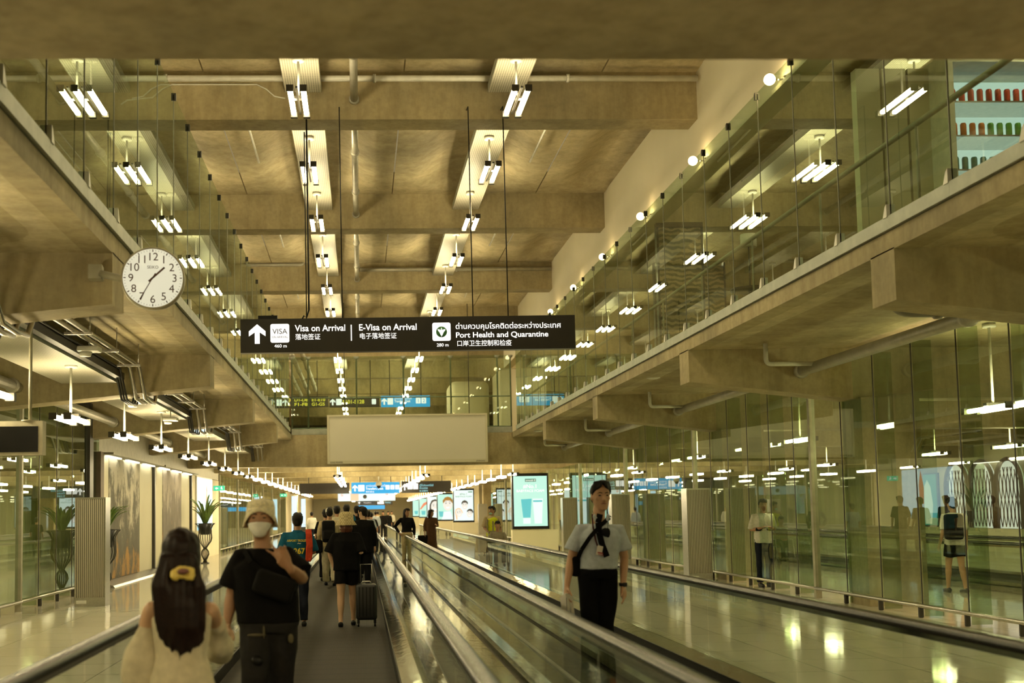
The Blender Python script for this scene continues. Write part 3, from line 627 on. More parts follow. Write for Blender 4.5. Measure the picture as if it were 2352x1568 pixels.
# upper level sign strip beyond the opening
t, w_, h_ = sign(615, 754, 911, 934, 56, SIGNBLK, 'black gate sign with yellow letters on the upper level beyond the opening', rods=True)
arrow(.2, -h_*.8, -h_*.2, .25, -.001, SIGNW, t)
for i, (u, d) in enumerate(zip(('C1-C10', 'D1-D8', 'E1-E10'), ('B1-B6', 'F1-F8', 'G1-G5'))):
    text(u, SIGNY, t, .42+.80*i, -.002, -h_*.46, width=.62, height=.15, bold=.02); text(d, SIGNY, t, .42+.80*i, -.002, -h_*.88, width=.60, height=.15, bold=.02)
t, w_, h_ = sign(757, 872, 911, 934, 56, SIGNBLK, 'black gate sign S101 to S128 on the upper level beyond the opening')
arrow(.14, -h_*.8, -h_*.2, .25, -.001, SIGNW, t); plate(.3, .56, -h_*.8, -h_*.2, -.001, SIGNW, t); text('S101-S128', SIGNY, t, .6, -.002, -h_*.66, width=1.0, height=.18, bold=.02); plate(1.95, 2.15, -h_*.75, -h_*.25, -.001, SIGNW, t)
t, w_, h_ = sign(875, 988, 909, 933, 56, SIGNBLUE, 'bright blue transfer sign on the upper level beyond the opening')
arrow(.15, -h_*.8, -h_*.2, .25, -.001, SIGNW, t); plate(.3, .56, -h_*.8, -h_*.2, -.001, SIGNW, t); text('Transfers Desk', SIGNW, t, .62, -.002, -h_*.6, width=.75, height=.12, bold=.02); text('เคาน์เตอร์เปลี่ยนเครื่อง', SIGNW, t, .62, -.002, -h_*.34, width=.8, height=.12)
for i, d in enumerate('12'): plate(1.62+.26*i, 1.84+.26*i, -h_*.72, -h_*.2, -.001, SIGNW, t, 'number_plate', .02); text(d, SIGNBLUE, t, 1.73+.26*i, -.009, -h_*.62, height=.16, align='CENTER')
# exit signs
for px, py, y, lab in ((503, 1121, 48, 'green running-man exit sign by the left glass entrance'), (651, 1137, 78, 'small green exit sign farther along the left wall')):
    p = at(px, py, y); t = thing('exit_sign', lab, 'exit sign', (p.x, p.y, p.z))
    MB().rbox((0, .03, 0), (.44, .06, .2), r=.01).build('sign_box', SIGNG, t); m = MB().ell((.10, 0, .055), (.02, .008, .02), 8, 6).prism([(.07, .03), (.12, .03), (.15, -.07), (.11, -.02), (.07, -.07), (.09, -.01), (.05, .0)], -.008, 0)
    m.build('running_man', SIGNW, t); MB().prism([(-.16, 0), (-.09, .05), (-.09, .02), (-.03, .02), (-.03, -.02), (-.09, -.02), (-.09, -.05)], -.008, 0).build('arrow', SIGNW, t); MB().tube([(0, .03, .1), (0, .03, 4.02-p.z)], .012, 6).build('rod', DARK, t)
# dome camera
p = at(870, 1112, 57); t = thing('dome_camera', 'white dome camera hanging in front of the blue transfer sign', 'camera', p)
MB().lathe([(.14, -.06), (.145, .05), (.10, .12), (.03, .15)], (0, 0, 0), 18).build('housing', WHITEM, t); MB().ell((0, 0, -.07), (.10, .10, .12)).build('dome', BLACK, t); MB().tube([(0, 0, .14), (0, 0, 4.0-p.z)], .03, 8).build('rod', WHITEM, t)
# display hung at the left
a = at(98, 966, 12.6); t = thing('hanging_display', 'unlit black display in a beige frame hanging at the left edge', 'display', (a.x, 12.6, a.z))
z0 = at(98, 1044, 12.6).z-a.z; MB().box(-1.3, 0, 0, .14, z0, 0).build('frame', P('beige_frame', (.50, .46, .33), .5), t); MB().box(-1.26, -.045, -.006, 0, z0+.03, -.055).build('screen', BLACK, t)
px = at(65, 966, 12.6).x-a.x; MB().tube([(px, .07, 0), (px, .07, 4.1-a.z)], .018, 8).lathe([(.09, 0), (.09, .012)], (px, .07, 0), 12).build('pole', TAN, t)

# ------------------------------------------------------------------ clock
p = at(352, 641, 11.2); t = thing('wall_clock', 'round white clock reading twenty-five to two, bracketed to the left gallery beam', 'clock', p)
R = .292; t.rotation_euler = (0, 0, .10)
MB().lathe([(R*.93, -.055), (R*.97, -.068), (R, -.05), (R*1.01, .0), (R*.99, .05), (R*.9, .075)], (0, 0, 0), 48, 'y').build('case', P('clock_rim', (.42, .38, .27), .4, .3), t)
FACE = EM('clock_face', (1, .93, .66), .72); MB().lathe([(R*.935, -.062), (R*.935, -.052)], (0, 0, 0), 48, 'y').build('dial', FACE, t)
CI = P('clock_ink', (.10, .045, .025), .6)
m = MB()
for i in range(60):
    a = 2*PI*i/60; q = Matrix.Rotation(a, 3, 'Y'); L = .022 if i % 5 == 0 else .012; m.rbox(q @ Vector((0, -.064, R*.875)), (.009 if i % 5 == 0 else .0025, .003, L), q)
m.build('minute_marks', CI, t)
for h in range(1, 13):
    a = 2*PI*h/12; text(str(h), CI, t, R*.68*math.sin(a), -.064, R*.68*math.cos(a)-.035, height=.072, align='CENTER', depth=.001, name='numeral')
text('SEIKO', CI, t, 0, -.064, R*.30, width=.10, align='CENTER', depth=.0008)
for nm, ang, L, w_, y in (('hour_hand', math.radians(47.5), .145, .017, -.070), ('minute_hand', math.radians(210), .235, .008, -.074)):
    q = Matrix.Rotation(ang, 3, 'Y'); MB().rbox(q @ Vector((0, y, L/2-.025)), (w_, .003, L+.05), q).build(nm, CI, t)
b = at(228, 629, 11.42)-p
MB().tube([(-R*.9, .02, .0), (b.x+.05, b.y-.06, b.z-.02)], .035, 8).rbox((b.x, b.y+.0, b.z), (.13, .16, .14), r=.01).build('bracket', TAN, t)

# ------------------------------------------------------------------ people
def remesh(mb, name, mat, parent, voxel=.012, smooth=4, noise_amp=0.0, noise_scale=8.0, stretch=1.0):
    """unite overlapping shapes into one continuous surface"""
    o = mb.build(name, mat)
    a = o.modifiers.new('r', 'REMESH'); a.mode = 'VOXEL'; a.voxel_size = voxel; a.use_smooth_shade = True
    if smooth: b = o.modifiers.new('s', 'SMOOTH'); b.iterations = smooth; b.factor = .5
    bpy.context.view_layer.update(); dg = bpy.context.evaluated_depsgraph_get()
    me = bpy.data.meshes.new_from_object(o.evaluated_get(dg)); o.modifiers.clear(); old = o.data; o.data = me; bpy.data.meshes.remove(old)
    if not me.materials: me.materials.append(mat)
    if noise_amp:
        ns = [v.normal.copy() for v in me.vertices]
        for v, nn in zip(me.vertices, ns):
            p = Vector((v.co.x*noise_scale, v.co.y*noise_scale, v.co.z*noise_scale*stretch)); v.co += nn*noise.noise(p)*noise_amp
    for p in me.polygons: p.use_smooth = True
    me.name = name; o.name = name; o.parent = parent
    return o
SK = {'tan': P('skin_tan', (.36, .19, .10), .5, 0, .05), 'mid': P('skin_mid', (.44, .25, .14), .5, 0, .05), 'fair': P('skin_fair', (.55, .34, .20), .5, 0, .05)}
HAIR = P('black_hair', (.007, .005, .004), .55, 0, .4, 60); HAIRB = P('dark_brown_hair', (.009, .0035, .0022), .5, 0, .5, 70); HAIRR = P('reddish_hair', (.12, .04, .02), .5, 0, .3, 40)
for _m in (HAIR, HAIRB): _m.node_tree.nodes['Principled BSDF'].inputs['Specular IOR Level'].default_value = .2
def cloth(name, col, rough=.9):
    m = P(name, col, rough, 0, .12, 22, .25); m.node_tree.nodes['Principled BSDF'].inputs['Specular IOR Level'].default_value = .08; return m
T_BLK = cloth('black_cloth', (.006, .0055, .0055)); T_GREY = cloth('pale_grey_cloth', (.42, .46, .50)); T_CREAM = cloth('cream_cloth', (.56, .50, .35)); T_BLUE = cloth('teal_blue_cloth', (.012, .085, .14))
T_BEIGE = cloth('beige_cloth', (.45, .36, .20)); T_BROWN = cloth('brown_cloth', (.085, .045, .025)); T_WHITE = cloth('white_cloth', (.62, .60, .52)); T_TROU = cloth('black_trouser_cloth', (.0045, .0045, .005))
T_NAVY = cloth('navy_cloth', (.012, .014, .022)); T_YEL = EM('unused_yellow', (0, 0, 0), 0); T_YEL = cloth('hi_vis_yellow', (.62, .66, .03)); T_ORR = cloth('red_towel', (.42, .05, .02)); EYE = P('eye_dark', (.01, .008, .006), .2)
LIP = P('lip', (.30, .12, .09), .5); MASKM = cloth('mask_white', (.82, .80, .72)); MASKB = cloth('mask_black', (.012, .012, .014)); MINT = cloth('mask_mint', (.30, .52, .42))
def lerp(a, b, t): return Vector(a)*(1-t)+Vector(b)*t

def hand(mb, wrist, d, thumb, k=1.0, curl=.45, spread=.02, pose=None, palm=None):
    """palm, four fingers of different length and a thumb from the side; d: direction of the hand, thumb: towards the thumb side"""
    d = Vector(d).normalized(); th = Vector(thumb); th = (th - d*th.dot(d)).normalized(); pn = Vector(palm).normalized() if palm else d.cross(th).normalized()
    w = Vector(wrist)
    mb.limb([w-d*.02*k, w+d*.035*k, w+d*.075*k], [.022*k, .027*k, .030*k], 10)
    for s_ in (-1, 1): mb.limb([w+d*.03*k+th*.018*k*s_, w+d*.078*k+th*.026*k*s_], [.015*k, .014*k], 8)
    for i, L in enumerate((.070, .079, .073, .058)):
        off = (1.5-i)*.0175*k; b = w+d*.078*k+th*off; c = pose[i] if pose else curl*(1+.12*i)
        dd = (d+th*spread*(1.5-i)*6).normalized(); p = [b]; cur = dd.copy()
        for seg in (.45, .32, .23):
            q = p[-1]+cur*L*k*seg; p.append(q); cur = (cur*math.cos(c)+pn*math.sin(c)).normalized()
        mb.limb(p, [.0092*k, .0088*k, .0080*k, .0066*k], 8)
    b = w+d*.022*k+th*.024*k
    if pose: return mb.limb([b, b+(d*.8+th*.3+pn*.3).normalized()*.032*k, b+(d*.8+th*.3+pn*.3).normalized()*.032*k+(d*.35-th*.8+pn*.35).normalized()*.042*k], [.014*k, .0115*k, .0085*k], 8)
    mb.limb([b, b+(d*.55+th*.75).normalized()*.038*k, b+(d*.55+th*.75).normalized()*.036*k+(d*.9+th*.2+pn*.35).normalized()*.048*k], [.014*k, .0115*k, .0085*k], 8)

def head_shape(mb, c, F, k=1.0, yaw=0.0, detail=True):
    """head with jaw, brow, nose, lips and ears around centre c, facing F*(0,1,0) turned by yaw"""
    R_ = Matrix.Rotation(yaw, 3, 'Z'); c = Vector(c)
    prof = [(-.118, .020, .026, .045), (-.105, .042, .048, .036), (-.078, .056, .066, .022), (-.045, .066, .080, .010), (-.01, .072, .090, .002), (.03, .076, .096, -.003), (.065, .073, .093, -.006), (.09, .062, .080, -.007), (.108, .044, .056, -.007), (.117, .018, .024, -.007)]
    h = MB(); h.loft([((0, y*F, z), rx, ry) for z, rx, ry, y in prof], 20)
    if detail:
        h.limb([(0, F*.082, .022), (0, F*.098, -.004), (0, F*.108, -.026)], [.008, .010, .013], 8); h.limb([(-.012, F*.096, -.030), (.012, F*.096, -.030)], [.008, .008], 6)
        h.limb([(-.018, F*.083, -.055), (.018, F*.083, -.055)], [.009, .009], 6); h.ell((0, F*.072, -.092), (.024, .018, .018), 10, 8)
        h.limb([(-.045, F*.078, .036), (0, F*.086, .034), (.045, F*.078, .036)], [.010, .010, .010], 6)
        for s_ in (-1, 1): h.ell((s_*.045, F*.064, -.012), (.022, .020, .020), 8, 6)
    for s_ in (-1, 1): h.ell((s_*.076, -F*.004, -.002), (.010, .020, .032), 8, 8)
    mb.add([c+(R_ @ Vector(v))*k for v in h.v], h.f, True)
def face_parts(t, c, F, k=1.0, yaw=0.0, mouth=True):
    R_ = Matrix.Rotation(yaw, 3, 'Z'); c = Vector(c); tr = lambda v: c+(R_ @ Vector(v))*k
    for s_ in (-1, 1):
        m = MB(); m.ell(tr((s_*.031, F*.084, .012)), (.0145*k, .007*k, .0055*k), 10, 8); m.build('eye', EYE, t)
        m = MB(); m.limb([tr((s_*.014, F*.093, .033)), tr((s_*.032, F*.090, .038)), tr((s_*.050, F*.078, .033))], [.0035*k, .004*k, .0028*k], 6); m.build('eyebrow', HAIR, t)
    if mouth:
        m = MB(); m.limb([tr((-.022, F*.086, -.056)), tr((0, F*.094, -.054)), tr((.022, F*.086, -.056))], [.004*k, .0065*k, .004*k], 6); m.build('lips', LIP, t)
def short_hair(t, c, F, k=1.0, yaw=0.0, mat=HAIR, voxel=.008, front=.0, fringe=True):
    R_ = Matrix.Rotation(yaw, 3, 'Z'); c = Vector(c); h = MB()
    h.ell((0, -F*.018, .042), (.084, .098, .088), 18, 12); h.ell((0, -F*.045, -.005), (.074, .066, .075), 14, 10)
    if fringe:
        for i in range(7):
            a = -.06+.02*i; h.limb([(a*.6, F*.02, .118), (a, F*.078, .100+.006*math.sin(i*2)), (a*1.12, F*.094, .068-.008*(i % 3)+front)], [.022, .020, .009], 8)
        for s_ in (-1, 1): h.limb([(s_*.072, F*.03, .07), (s_*.079, F*.022, .02), (s_*.077, F*.012, .0)], [.018, .012, .007], 8)
    q = MB(); q.add([c+(R_ @ Vector(v))*k for v in h.v], h.f, True)
    return remesh(q, 'hair', mat, t, voxel, 2, .007, 26, .5)

def person(name, label, loc, J, F=1, k=1.0, skin='mid', shirt=None, trousers=None, sleeve=.5, short=False, skirt=None, yaw=0.0, voxel=.011, hands=True, shoes=BLACK, hair='short', hairmat=HAIR,
           chest=.165, waist=.145, hip=.165, top_hem=None, group=None, bare_arms=True, face=False, sleeve_flare=1.0, armk=1.0, legk=1.0, coat=None, hp=None, fd=True):
    """J: joints in place coordinates (head, neck, sL, sR, eL, eR, wL, wR, hL, hR, kL, kR, aL, aR); F: +1 faces away, -1 faces the camera; k: body scale"""
    loc = Vector(loc); t = thing(name, label, 'person', loc, 0, group); J = {a: Vector(v)-loc for a, v in J.items()}
    hd, nk, sL, sR, hL, hR = J['head'], J['neck'], J['sL'], J['sR'], J['hL'], J['hR']
    sm = (sL+sR)/2; hm = (hL+hR)/2; mid = lerp(hm, sm, .45); cw = (sR-sL).length/2
    def torso(m, g=0.0, lo=0.0, hi=1.0, flat=1.0):
        rows = []
        for f_, rx, ry in ((-.12, hip*.80, .115), (0, hip, .125), (.12, hip*.97, .122), (.38, waist, .110), (.62, chest, .122), (.82, chest*1.06, .120), (.95, cw*.86, .095), (1.04, cw*.55, .07), (1.10, .062, .062)):
            if f_ < lo-.001 or f_ > hi+.001: continue
            c = lerp(hm, sm, f_)
            rows.append(((c.x, c.y, c.z), (rx+g)*k, (ry*flat+g)*k))
        m.loft(rows, 24)
    body = MB(); torso(body, -.006)
    body.limb([nk-Vector((0, 0, .06*k)), nk, lerp(nk, hd, .45)], [.062*k, .054*k, .052*k], 14)
    head_shape(body, hd, F, k*1.0, yaw, detail=face or fd)
    hs = (hands if isinstance(hands, dict) else {})
    for s_, S_, E_, W_ in ((-1, 'sL', 'eL', 'wL'), (1, 'sR', 'eR', 'wR')):
        a, b, c = J[S_], J[E_], J[W_]
        body.limb([lerp(a, b, .06)+(sm-a).normalized()*.012*k-Vector((0, 0, .006*k)), lerp(a, b, .35), b, lerp(b, c, .3), c], [(.044 if shirt else .050)*k*armk, .047*k*armk, .037*k*armk, .038*k*armk, .024*k*armk], 14)
        o_ = hs.get(S_[1], {})
        d = o_.get('d', (c-b).normalized()); th = o_.get('th', Vector((0, F, 0)))
        if hands: hand(body, c, d, th, k*o_.get('k', 1.0), o_.get('curl', .45), o_.get('spread', .01), o_.get('pose'), o_.get('palm', Vector((-s_, 0, 0)) if not o_ else None))
    for s_, H_, K_, A_ in ((-1, 'hL', 'kL', 'aL'), (1, 'hR', 'kR', 'aR')):
        a, b, c = J[H_], J[K_], J[A_]
        body.limb([a, lerp(a, b, .4), b, lerp(b, c, .3), lerp(b, c, .75), c], [.085*k*legk, .076*k*legk, .054*k*legk, .056*k*legk, .038*k, .034*k], 14)
        body.limb([c+Vector((0, -F*.03*k, -.03*k)), c+Vector((0, F*.09*k, -.045*k))], [.034*k, .028*k], 10)
    remesh(body, 'body', SK[skin], t, voxel, 3)
    for s_, A_ in ((-1, 'aL'), (1, 'aR')):
        c = J[A_]; z0 = c.z-.078*k; m = MB(); toe = hp.get(A_, Vector((0, F, 0))) if hp else Vector((0, F, 0))
        m.limb([c-toe*.05*k+Vector((0, 0, -.035*k)), c+toe*.06*k+Vector((0, 0, -.042*k)), c+toe*.16*k+Vector((0, 0, -.05*k))], [.043*k, .042*k, .033*k], 12)
        m.limb([c-toe*.05*k+Vector((0, 0, -.062*k)), c+toe*.165*k+Vector((0, 0, -.068*k))], [.036*k, .034*k], 10)
        remesh(m, 'shoe', shoes, t, max(.010, voxel), 1)
    if trousers:
        m = MB(); torso(m, .010, -.12, .22)
        for H_, K_, A_ in (('hL', 'kL', 'aL'), ('hR', 'kR', 'aR')):
            a, b, c = J[H_], J[K_], J[A_]
            if short: m.tube([a+Vector((0, 0, .03)), lerp(a, b, .3), lerp(a, b, .62)], [.092*k*legk, .098*k*legk, .104*k*legk], 16)
            else: m.tube([a+Vector((0, 0, .03)), lerp(a, b, .45), b, lerp(b, c, .5), lerp(b, c, .97)], [.096*k*legk, .090*k*legk, .072*k*legk, .066*k*legk, .066*k*legk], 16)
        remesh(m, 'shorts' if short else 'trousers', trousers, t, voxel, 2, .012, 9, .6)
    if skirt:
        mat, zl, fl = skirt; m = MB(); c = lerp(hm, sm, .3)
        m.loft([((hm.x, hm.y, zl), fl*k, fl*.8*k), ((hm.x, hm.y, (zl+hm.z)/2), (fl*.5+hip*.55)*k, (fl*.4+.07)*k), ((hm.x, hm.y, hm.z), (hip+.02)*k, .15*k), ((c.x, c.y, c.z), (waist+.02)*k, .13*k)], 28)
        remesh(m, 'skirt', mat, t, voxel, 2, .02, 9, .25)
    if shirt:
        lo = -.10 if top_hem is None else top_hem; m = MB()
        rows = []
        for f_, rx, ry in ((lo, hip*1.03, .135), (.12, hip*.99+.004, .130), (.38, waist+.012, .122), (.62, chest+.006, .130), (.82, chest*1.06+.004, .126), (.96, cw*.88, .100), (1.05, cw*.56, .078), (1.10, .074, .072)):
            c = lerp(hm, sm, f_); rows.append(((c.x, c.y, c.z), (rx+.010)*k, (ry+.006)*k))
        m.loft(rows, 26)
        for S_, E_, W_ in (('sL', 'eL', 'wL'), ('sR', 'eR', 'wR')):
            a, b, c = J[S_], J[E_], J[W_]; q = sleeve*2
            inner = lerp(a, sm, .38)-Vector((0, 0, .012*k)); a = a-Vector((0, 0, .004*k))
            pts = [inner, a]+([lerp(a, b, q*.5), lerp(a, b, q)] if q <= 1 else [lerp(a, b, .5), b, lerp(b, c, (q-1)*.5), lerp(b, c, q-1)])
            rs = [.054, .057]+([.064*sleeve_flare**.5, .066*sleeve_flare] if q <= 1 else [.060, .054, .050, .040*sleeve_flare])
            m.tube(pts, [r*k*armk for r in rs], 16); m.ell(a-Vector((0, 0, .008*k)), [.054*k*armk]*3, 14, 10)
        remesh(m, 'shirt' if coat is None else coat, shirt, t, voxel, 6, .012, 8, .7)
    if hair == 'short': short_hair(t, hd, F, k, yaw, hairmat, max(.008, voxel*.8))
    if face: face_parts(t, hd, F, k, yaw, face != 'masked')
    t['hd'] = tuple(hd); del t['hd']
    return t, J
def std_joints(x, y, ht, F=1, lean=0, stride=.12, arms=(0, 0), z0=0.0, sw=.175, phase=1):
    """walking or standing joints for a person of height ht at (x, y)"""
    q = ht/1.70; v = lambda a, b, c: Vector((x+a*q, y+b*q, z0+c*q))
    f = F*stride*phase
    return dict(head=v(0, F*.02, 1.583), neck=v(0, 0, 1.44), sL=v(-sw, 0, 1.385), sR=v(sw, 0, 1.385), eL=v(-sw-.055, -f*.3-F*.02, 1.10), eR=v(sw+.055, f*.3-F*.02, 1.10),
                wL=v(-sw-.06, f*.2+F*.06, .86), wR=v(sw+.06, -f*.2+F*.06, .86), hL=v(-.085, 0, .90), hR=v(.085, 0, .90), kL=v(-.09, f*.5+F*.02, .49), kR=v(.09, -f*.5+F*.02, .49),
                aL=v(-.095, f, .085), aR=v(.095, -f-F*.02, .085+(.03 if stride > .2 else 0))), q

# --- the man in the grey shirt on the right walkway
y = 10.3; Q = lambda px, py, dy=0: at(px, py, y+dy)
J = dict(head=Q(1379, 1141), neck=Q(1375, 1184), sL=Q(1332, 1214), sR=Q(1421, 1214), eL=Q(1312, 1283, .03), eR=Q(1434, 1280, .03), wL=Q(1302, 1346, -.06), wR=Q(1431, 1346, -.06),
         hL=Q(1351, 1316), hR=Q(1395, 1316), kL=Q(1355, 1434, -.03), kR=Q(1391, 1434, -.02))
J['aL'] = Vector((J['kL'].x-.02, y+.02, .09)); J['aR'] = Vector((J['kR'].x+.01, y-.04, .09))
base = (J['hL'].x*.5+J['hR'].x*.5, y, 0.012)
man, LJ = person('person', 'person in a pale grey shirt and black tie walking on the right walkway', base, J, -1, 1.0, 'mid', T_GREY, T_TROU, sleeve=.36, yaw=.12, voxel=.008, face=True, chest=.165, waist=.150, hip=.155, top_hem=.10, sleeve_flare=1.25, hair=None, hands={'L': dict(d=Vector((-.05, -.2, -1)), th=Vector((0.2, -1, 0)), curl=.75, palm=Vector((1, 0, 0))), 'R': dict(d=Vector((.0, -.15, -1)), th=Vector((-.3, -1, 0)), curl=.4, palm=Vector((-1, 0, 0)))})
hd = LJ['head']; R_ = Matrix.Rotation(.12, 3, 'Z')
h = MB(); h.ell((0, .018, .048), (.083, .095, .084), 18, 12); h.ell((0, .05, .0), (.074, .06, .07), 14, 10)
for i in range(12):
    sd = -1 if i < 5 else 1; u = (i/4 if i < 5 else (i-5)/6); x1 = sd*(.022+.052*u)
    h.limb([(.006-.02*0+sd*.004, -.02-.02*u, .128), (x1*.75, -.070+.02*u, .128-.012*u), (x1*1.04, -.088+.045*u, .090-.045*u)], [.022, .020, .009], 8)
for s_ in (-1, 1): h.limb([(s_*.068, -.03, .085), (s_*.079, -.026, .045), (s_*.077, -.018, .012)], [.020, .012, .006], 8)
q = MB(); q.add([hd+R_ @ Vector(v) for v in h.v], h.f, True); remesh(q, 'hair', HAIR, man, .007, 2, .006, 30, .5)
nk = LJ['neck']; f = lambda px, py, d=0: Q(px, py, d)-Vector(base)
m = MB()
for s_ in (-1, 1): m.prism([(nk.x+s_*.004, nk.z-.085), (nk.x+s_*.045, nk.z-.075), (nk.x+s_*.075, nk.z-.005), (nk.x+s_*.055, nk.z+.018)], nk.y-.135, nk.y-.105)
remesh(m, 'collar', T_GREY, man, .007, 2)
def strap(pts, w_, mat, name, parent, th=.006):
    m = MB(); P2 = [Vector(p) for p in pts]
    for a, b in zip(P2[:-1], P2[1:]):
        d = (b-a).normalized(); n_ = Vector((d.z, 0, -d.x)).normalized()*w_/2; vs = []
        for p in (a, b):
            for sx in (-1, 1):
                for yy in (-th, th): vs.append(p+n_*sx+Vector((0, yy, 0)))
        m.add(vs, [(0, 1, 3, 2), (4, 6, 7, 5), (0, 2, 6, 4), (1, 5, 7, 3), (0, 4, 5, 1), (2, 3, 7, 6)])
    return m.build(name, mat, parent)
D = -.150
strap([f(1378, 1180, -.115), f(1374, 1200, D+.01), f(1376, 1222, D), f(1383, 1250, D), f(1394, 1278, D+.002)], .050, T_BLK, 'tie', man, .005)
strap([f(1397, 1184, -.07), f(1400, 1188, -.115), f(1378, 1208, D-.008), f(1356, 1232, D-.006), f(1336, 1262, -.10), f(1326, 1285, -.04)], .034, T_BLK, 'shoulder_strap', man, .006)
strap([f(1360, 1180, -.07), f(1362, 1208, D+.004), f(1368, 1240, D-.006), f(1374, 1258, D-.010)], .013, cloth('maroon_lanyard', (.06, .02, .02)), 'lanyard', man, .003)
m = MB(); p = f(1377, 1264, D-.018); q = Matrix.Rotation(.22, 3, 'Y'); m.rbox(p, (.050, .006, .080), q, .004); card = m.build('badge', P('badge_white', (.60, .55, .48), .4), man)
MB().rbox(p+Vector((.006, -.005, -.020)), (.046, .003, .012), q).rbox(p+Vector((.010, -.005, -.036)), (.046, .003, .006), q).build('badge_stripe', P('badge_red', (.30, .05, .05), .5), card)
m = MB(); p = f(1391, 1222, D-.004); m.ell(p, (.036, .016, .040), 12, 10, Matrix.Rotation(-.5, 3, 'Y')).ell(p+Vector((.020, 0, -.004)), (.022, .014, .042), 10, 8); remesh(m, 'hanging_mask', MASKB, man, .006, 2)
MB().tube([f(1360, 1172, -.09), f(1374, 1200, D-.004), f(1386, 1216, D-.006)], .0018, 5).tube([f(1395, 1172, -.09), f(1397, 1200, D+.01), f(1395, 1214, D)], .0018, 5).build('mask_cord', T_BLK, man)
wr = LJ['wR']; MB().lathe([(.033, -.014), (.035, 0), (.033, .014)], wr+Vector((0, 0, .015)), 18).rbox(wr+Vector((.012, -.030, .015)), (.034, .014, .036), r=.005).build('watch', BLACK, man)
p = f(1322, 1300, .04); m = MB().rbox(p, (.07, .16, .17), None, .02); m.build('shoulder_bag', T_BLK, man)
# the white paper folder in his hand
a = at(1302, 1352, 10.22); t = thing('paper_folder', 'folded white paper held in the right hand of the person in the grey shirt', 'paper', a)
c = lambda px, py, d=0.0: at(px, py, 10.22+d)-a
PAP = P('white_paper', (.62, .58, .50), .7); m = MB()
def sheet(m, pts, th=.004):
    n_ = len(pts); m.add([Vector(p)+Vector((0, d, 0)) for d in (-th, th) for p in pts], [tuple(range(n_))[::-1], tuple(range(n_, 2*n_))]+[(i, (i+1) % n_, n_+(i+1) % n_, n_+i) for i in range(n_)])
sheet(m, [c(1286, 1372, .0), c(1299, 1361, -.05), c(1302, 1420, -.06), c(1292, 1412, -.02)]); sheet(m, [c(1299, 1361, -.05), c(1314, 1366, .0), c(1308, 1424, .0), c(1302, 1420, -.06)]); sheet(m, [c(1312, 1376, .02), c(1314, 1368, .02), c(1321, 1416, .03), c(1312, 1426, .02)])
m.build('sheets', PAP, t); MB().tube([c(1301, 1372, -.06), c(1303, 1417, -.066)], .0025, 5).build('pen_line', INKB, t)

# --- the man in the bucket hat
y = 7.9; Q = lambda px, py, dy=0: at(px, py, y+dy)
J = dict(head=Q(599, 1193), neck=Q(603, 1246), sL=Q(556, 1274), sR=Q(657, 1274), eL=Q(534, 1362, .06), eR=Q(694, 1330, -.06), wL=Q(521, 1434, .0), wR=Q(664, 1302, -.30),
         hL=Q(588, 1432), hR=Q(644, 1432), kL=Q(585, 1555, -.12), kR=Q(645, 1560, .06))
J['aL'] = Vector((J['kL'].x-.02, y+.0, .09)); J['aR'] = Vector((J['kR'].x, y+.15, .12))
base = ((J['hL'].x+J['hR'].x)/2, y, .012)
bk, LJ = person('person', 'masked person in a cream bucket hat and black T-shirt making a V sign', base, J, -1, 1.03, 'tan', T_BLK, cloth('washed_black_denim', (.022, .021, .020)), sleeve=.40, yaw=-.05, voxel=.009, face='masked', chest=.180, waist=.185, hip=.185, top_hem=.02, sleeve_flare=1.35, armk=1.12, legk=1.12, hair=None,
   hands={'L': dict(d=Vector((-.15, .05, -1)), th=Vector((1, -.6, 0)), curl=.6, palm=Vector((.3, 1, 0))), 'R': dict(d=Vector((-.50, .0, .85)), th=Vector((-.8, -.1, -.45)), k=1.15, pose=(.04, .04, 1.35, 1.4), spread=.05, palm=Vector((0, -1, 0)))})
hd = LJ['head']; HAT = P('cream_fleece', (.80, .72, .48), .95, 0, .2, 60, .6)
m = MB().lathe([(.112, -.052), (.116, -.046), (.100, .012), (.095, .022), (.093, .085), (.082, .118), (.05, .130), (.005, .133)], hd+Vector((0, .0, .0)), 36, cap=False)
m.lathe([(.106, -.050), (.112, -.052)], hd+Vector((0, 0, .0)), 36, cap=False).lathe([(.106, -.050), (.094, .012), (.090, .02), (.088, .085), (.02, .124)], hd+Vector((0, 0, .0)), 36, cap=False)
hat = m.build('bucket_hat', HAT, bk)
for v in hat.data.vertices:
    e_ = v.co-hd; rr_ = math.hypot(e_.x, e_.y); fr = max(0, -e_.y/max(rr_, .01))**1.5*max(0, min(1, (.04-e_.z)/.04))
    v.co.z += .105*fr; v.co.y += .006*fr
for v in hat.data.vertices: v.co += v.normal*noise.noise(v.co*40)*.004
m = MB(); m.ell(hd+Vector((0, .03, -.01)), (.082, .066, .06), 14, 10); remesh(m, 'hair', HAIR, bk, .009, 1, .003, 30)
def mask(t, hd, F, k, mat, yaw=0):
    R_ = Matrix.Rotation(yaw, 3, 'Z'); m = MB(); vs = []; fs = []
    for i in range(9):
        a = -1.15+2.3*i/8
        for j in range(6):
            z = -.005-.095*j/5; bulge = .012*math.sin(PI*j/5)*math.cos(a)+.010*math.cos(a*1.2); shrink = 1-.35*(j/5)**2*abs(a)/1.15
            r = (.082 if j < 4 else .074); vs.append(hd+(R_ @ Vector((math.sin(a)*r*shrink*.98, F*(math.cos(a)*(.098-.010*j/5)+bulge+.006), z-(.012*(abs(a)/1.15)**2 if j == 0 else -.03*(abs(a)/1.15)**2*(j/5)))))*k)
    for i in range(8):
        for j in range(5): fs.append((i*6+j, (i+1)*6+j, (i+1)*6+j+1, i*6+j+1))
    m.add(vs, fs, True); o = m.build('face_mask', mat, t); s_ = o.modifiers.new('s', 'SOLIDIFY'); s_.thickness = .004; s_.offset = 0; return o
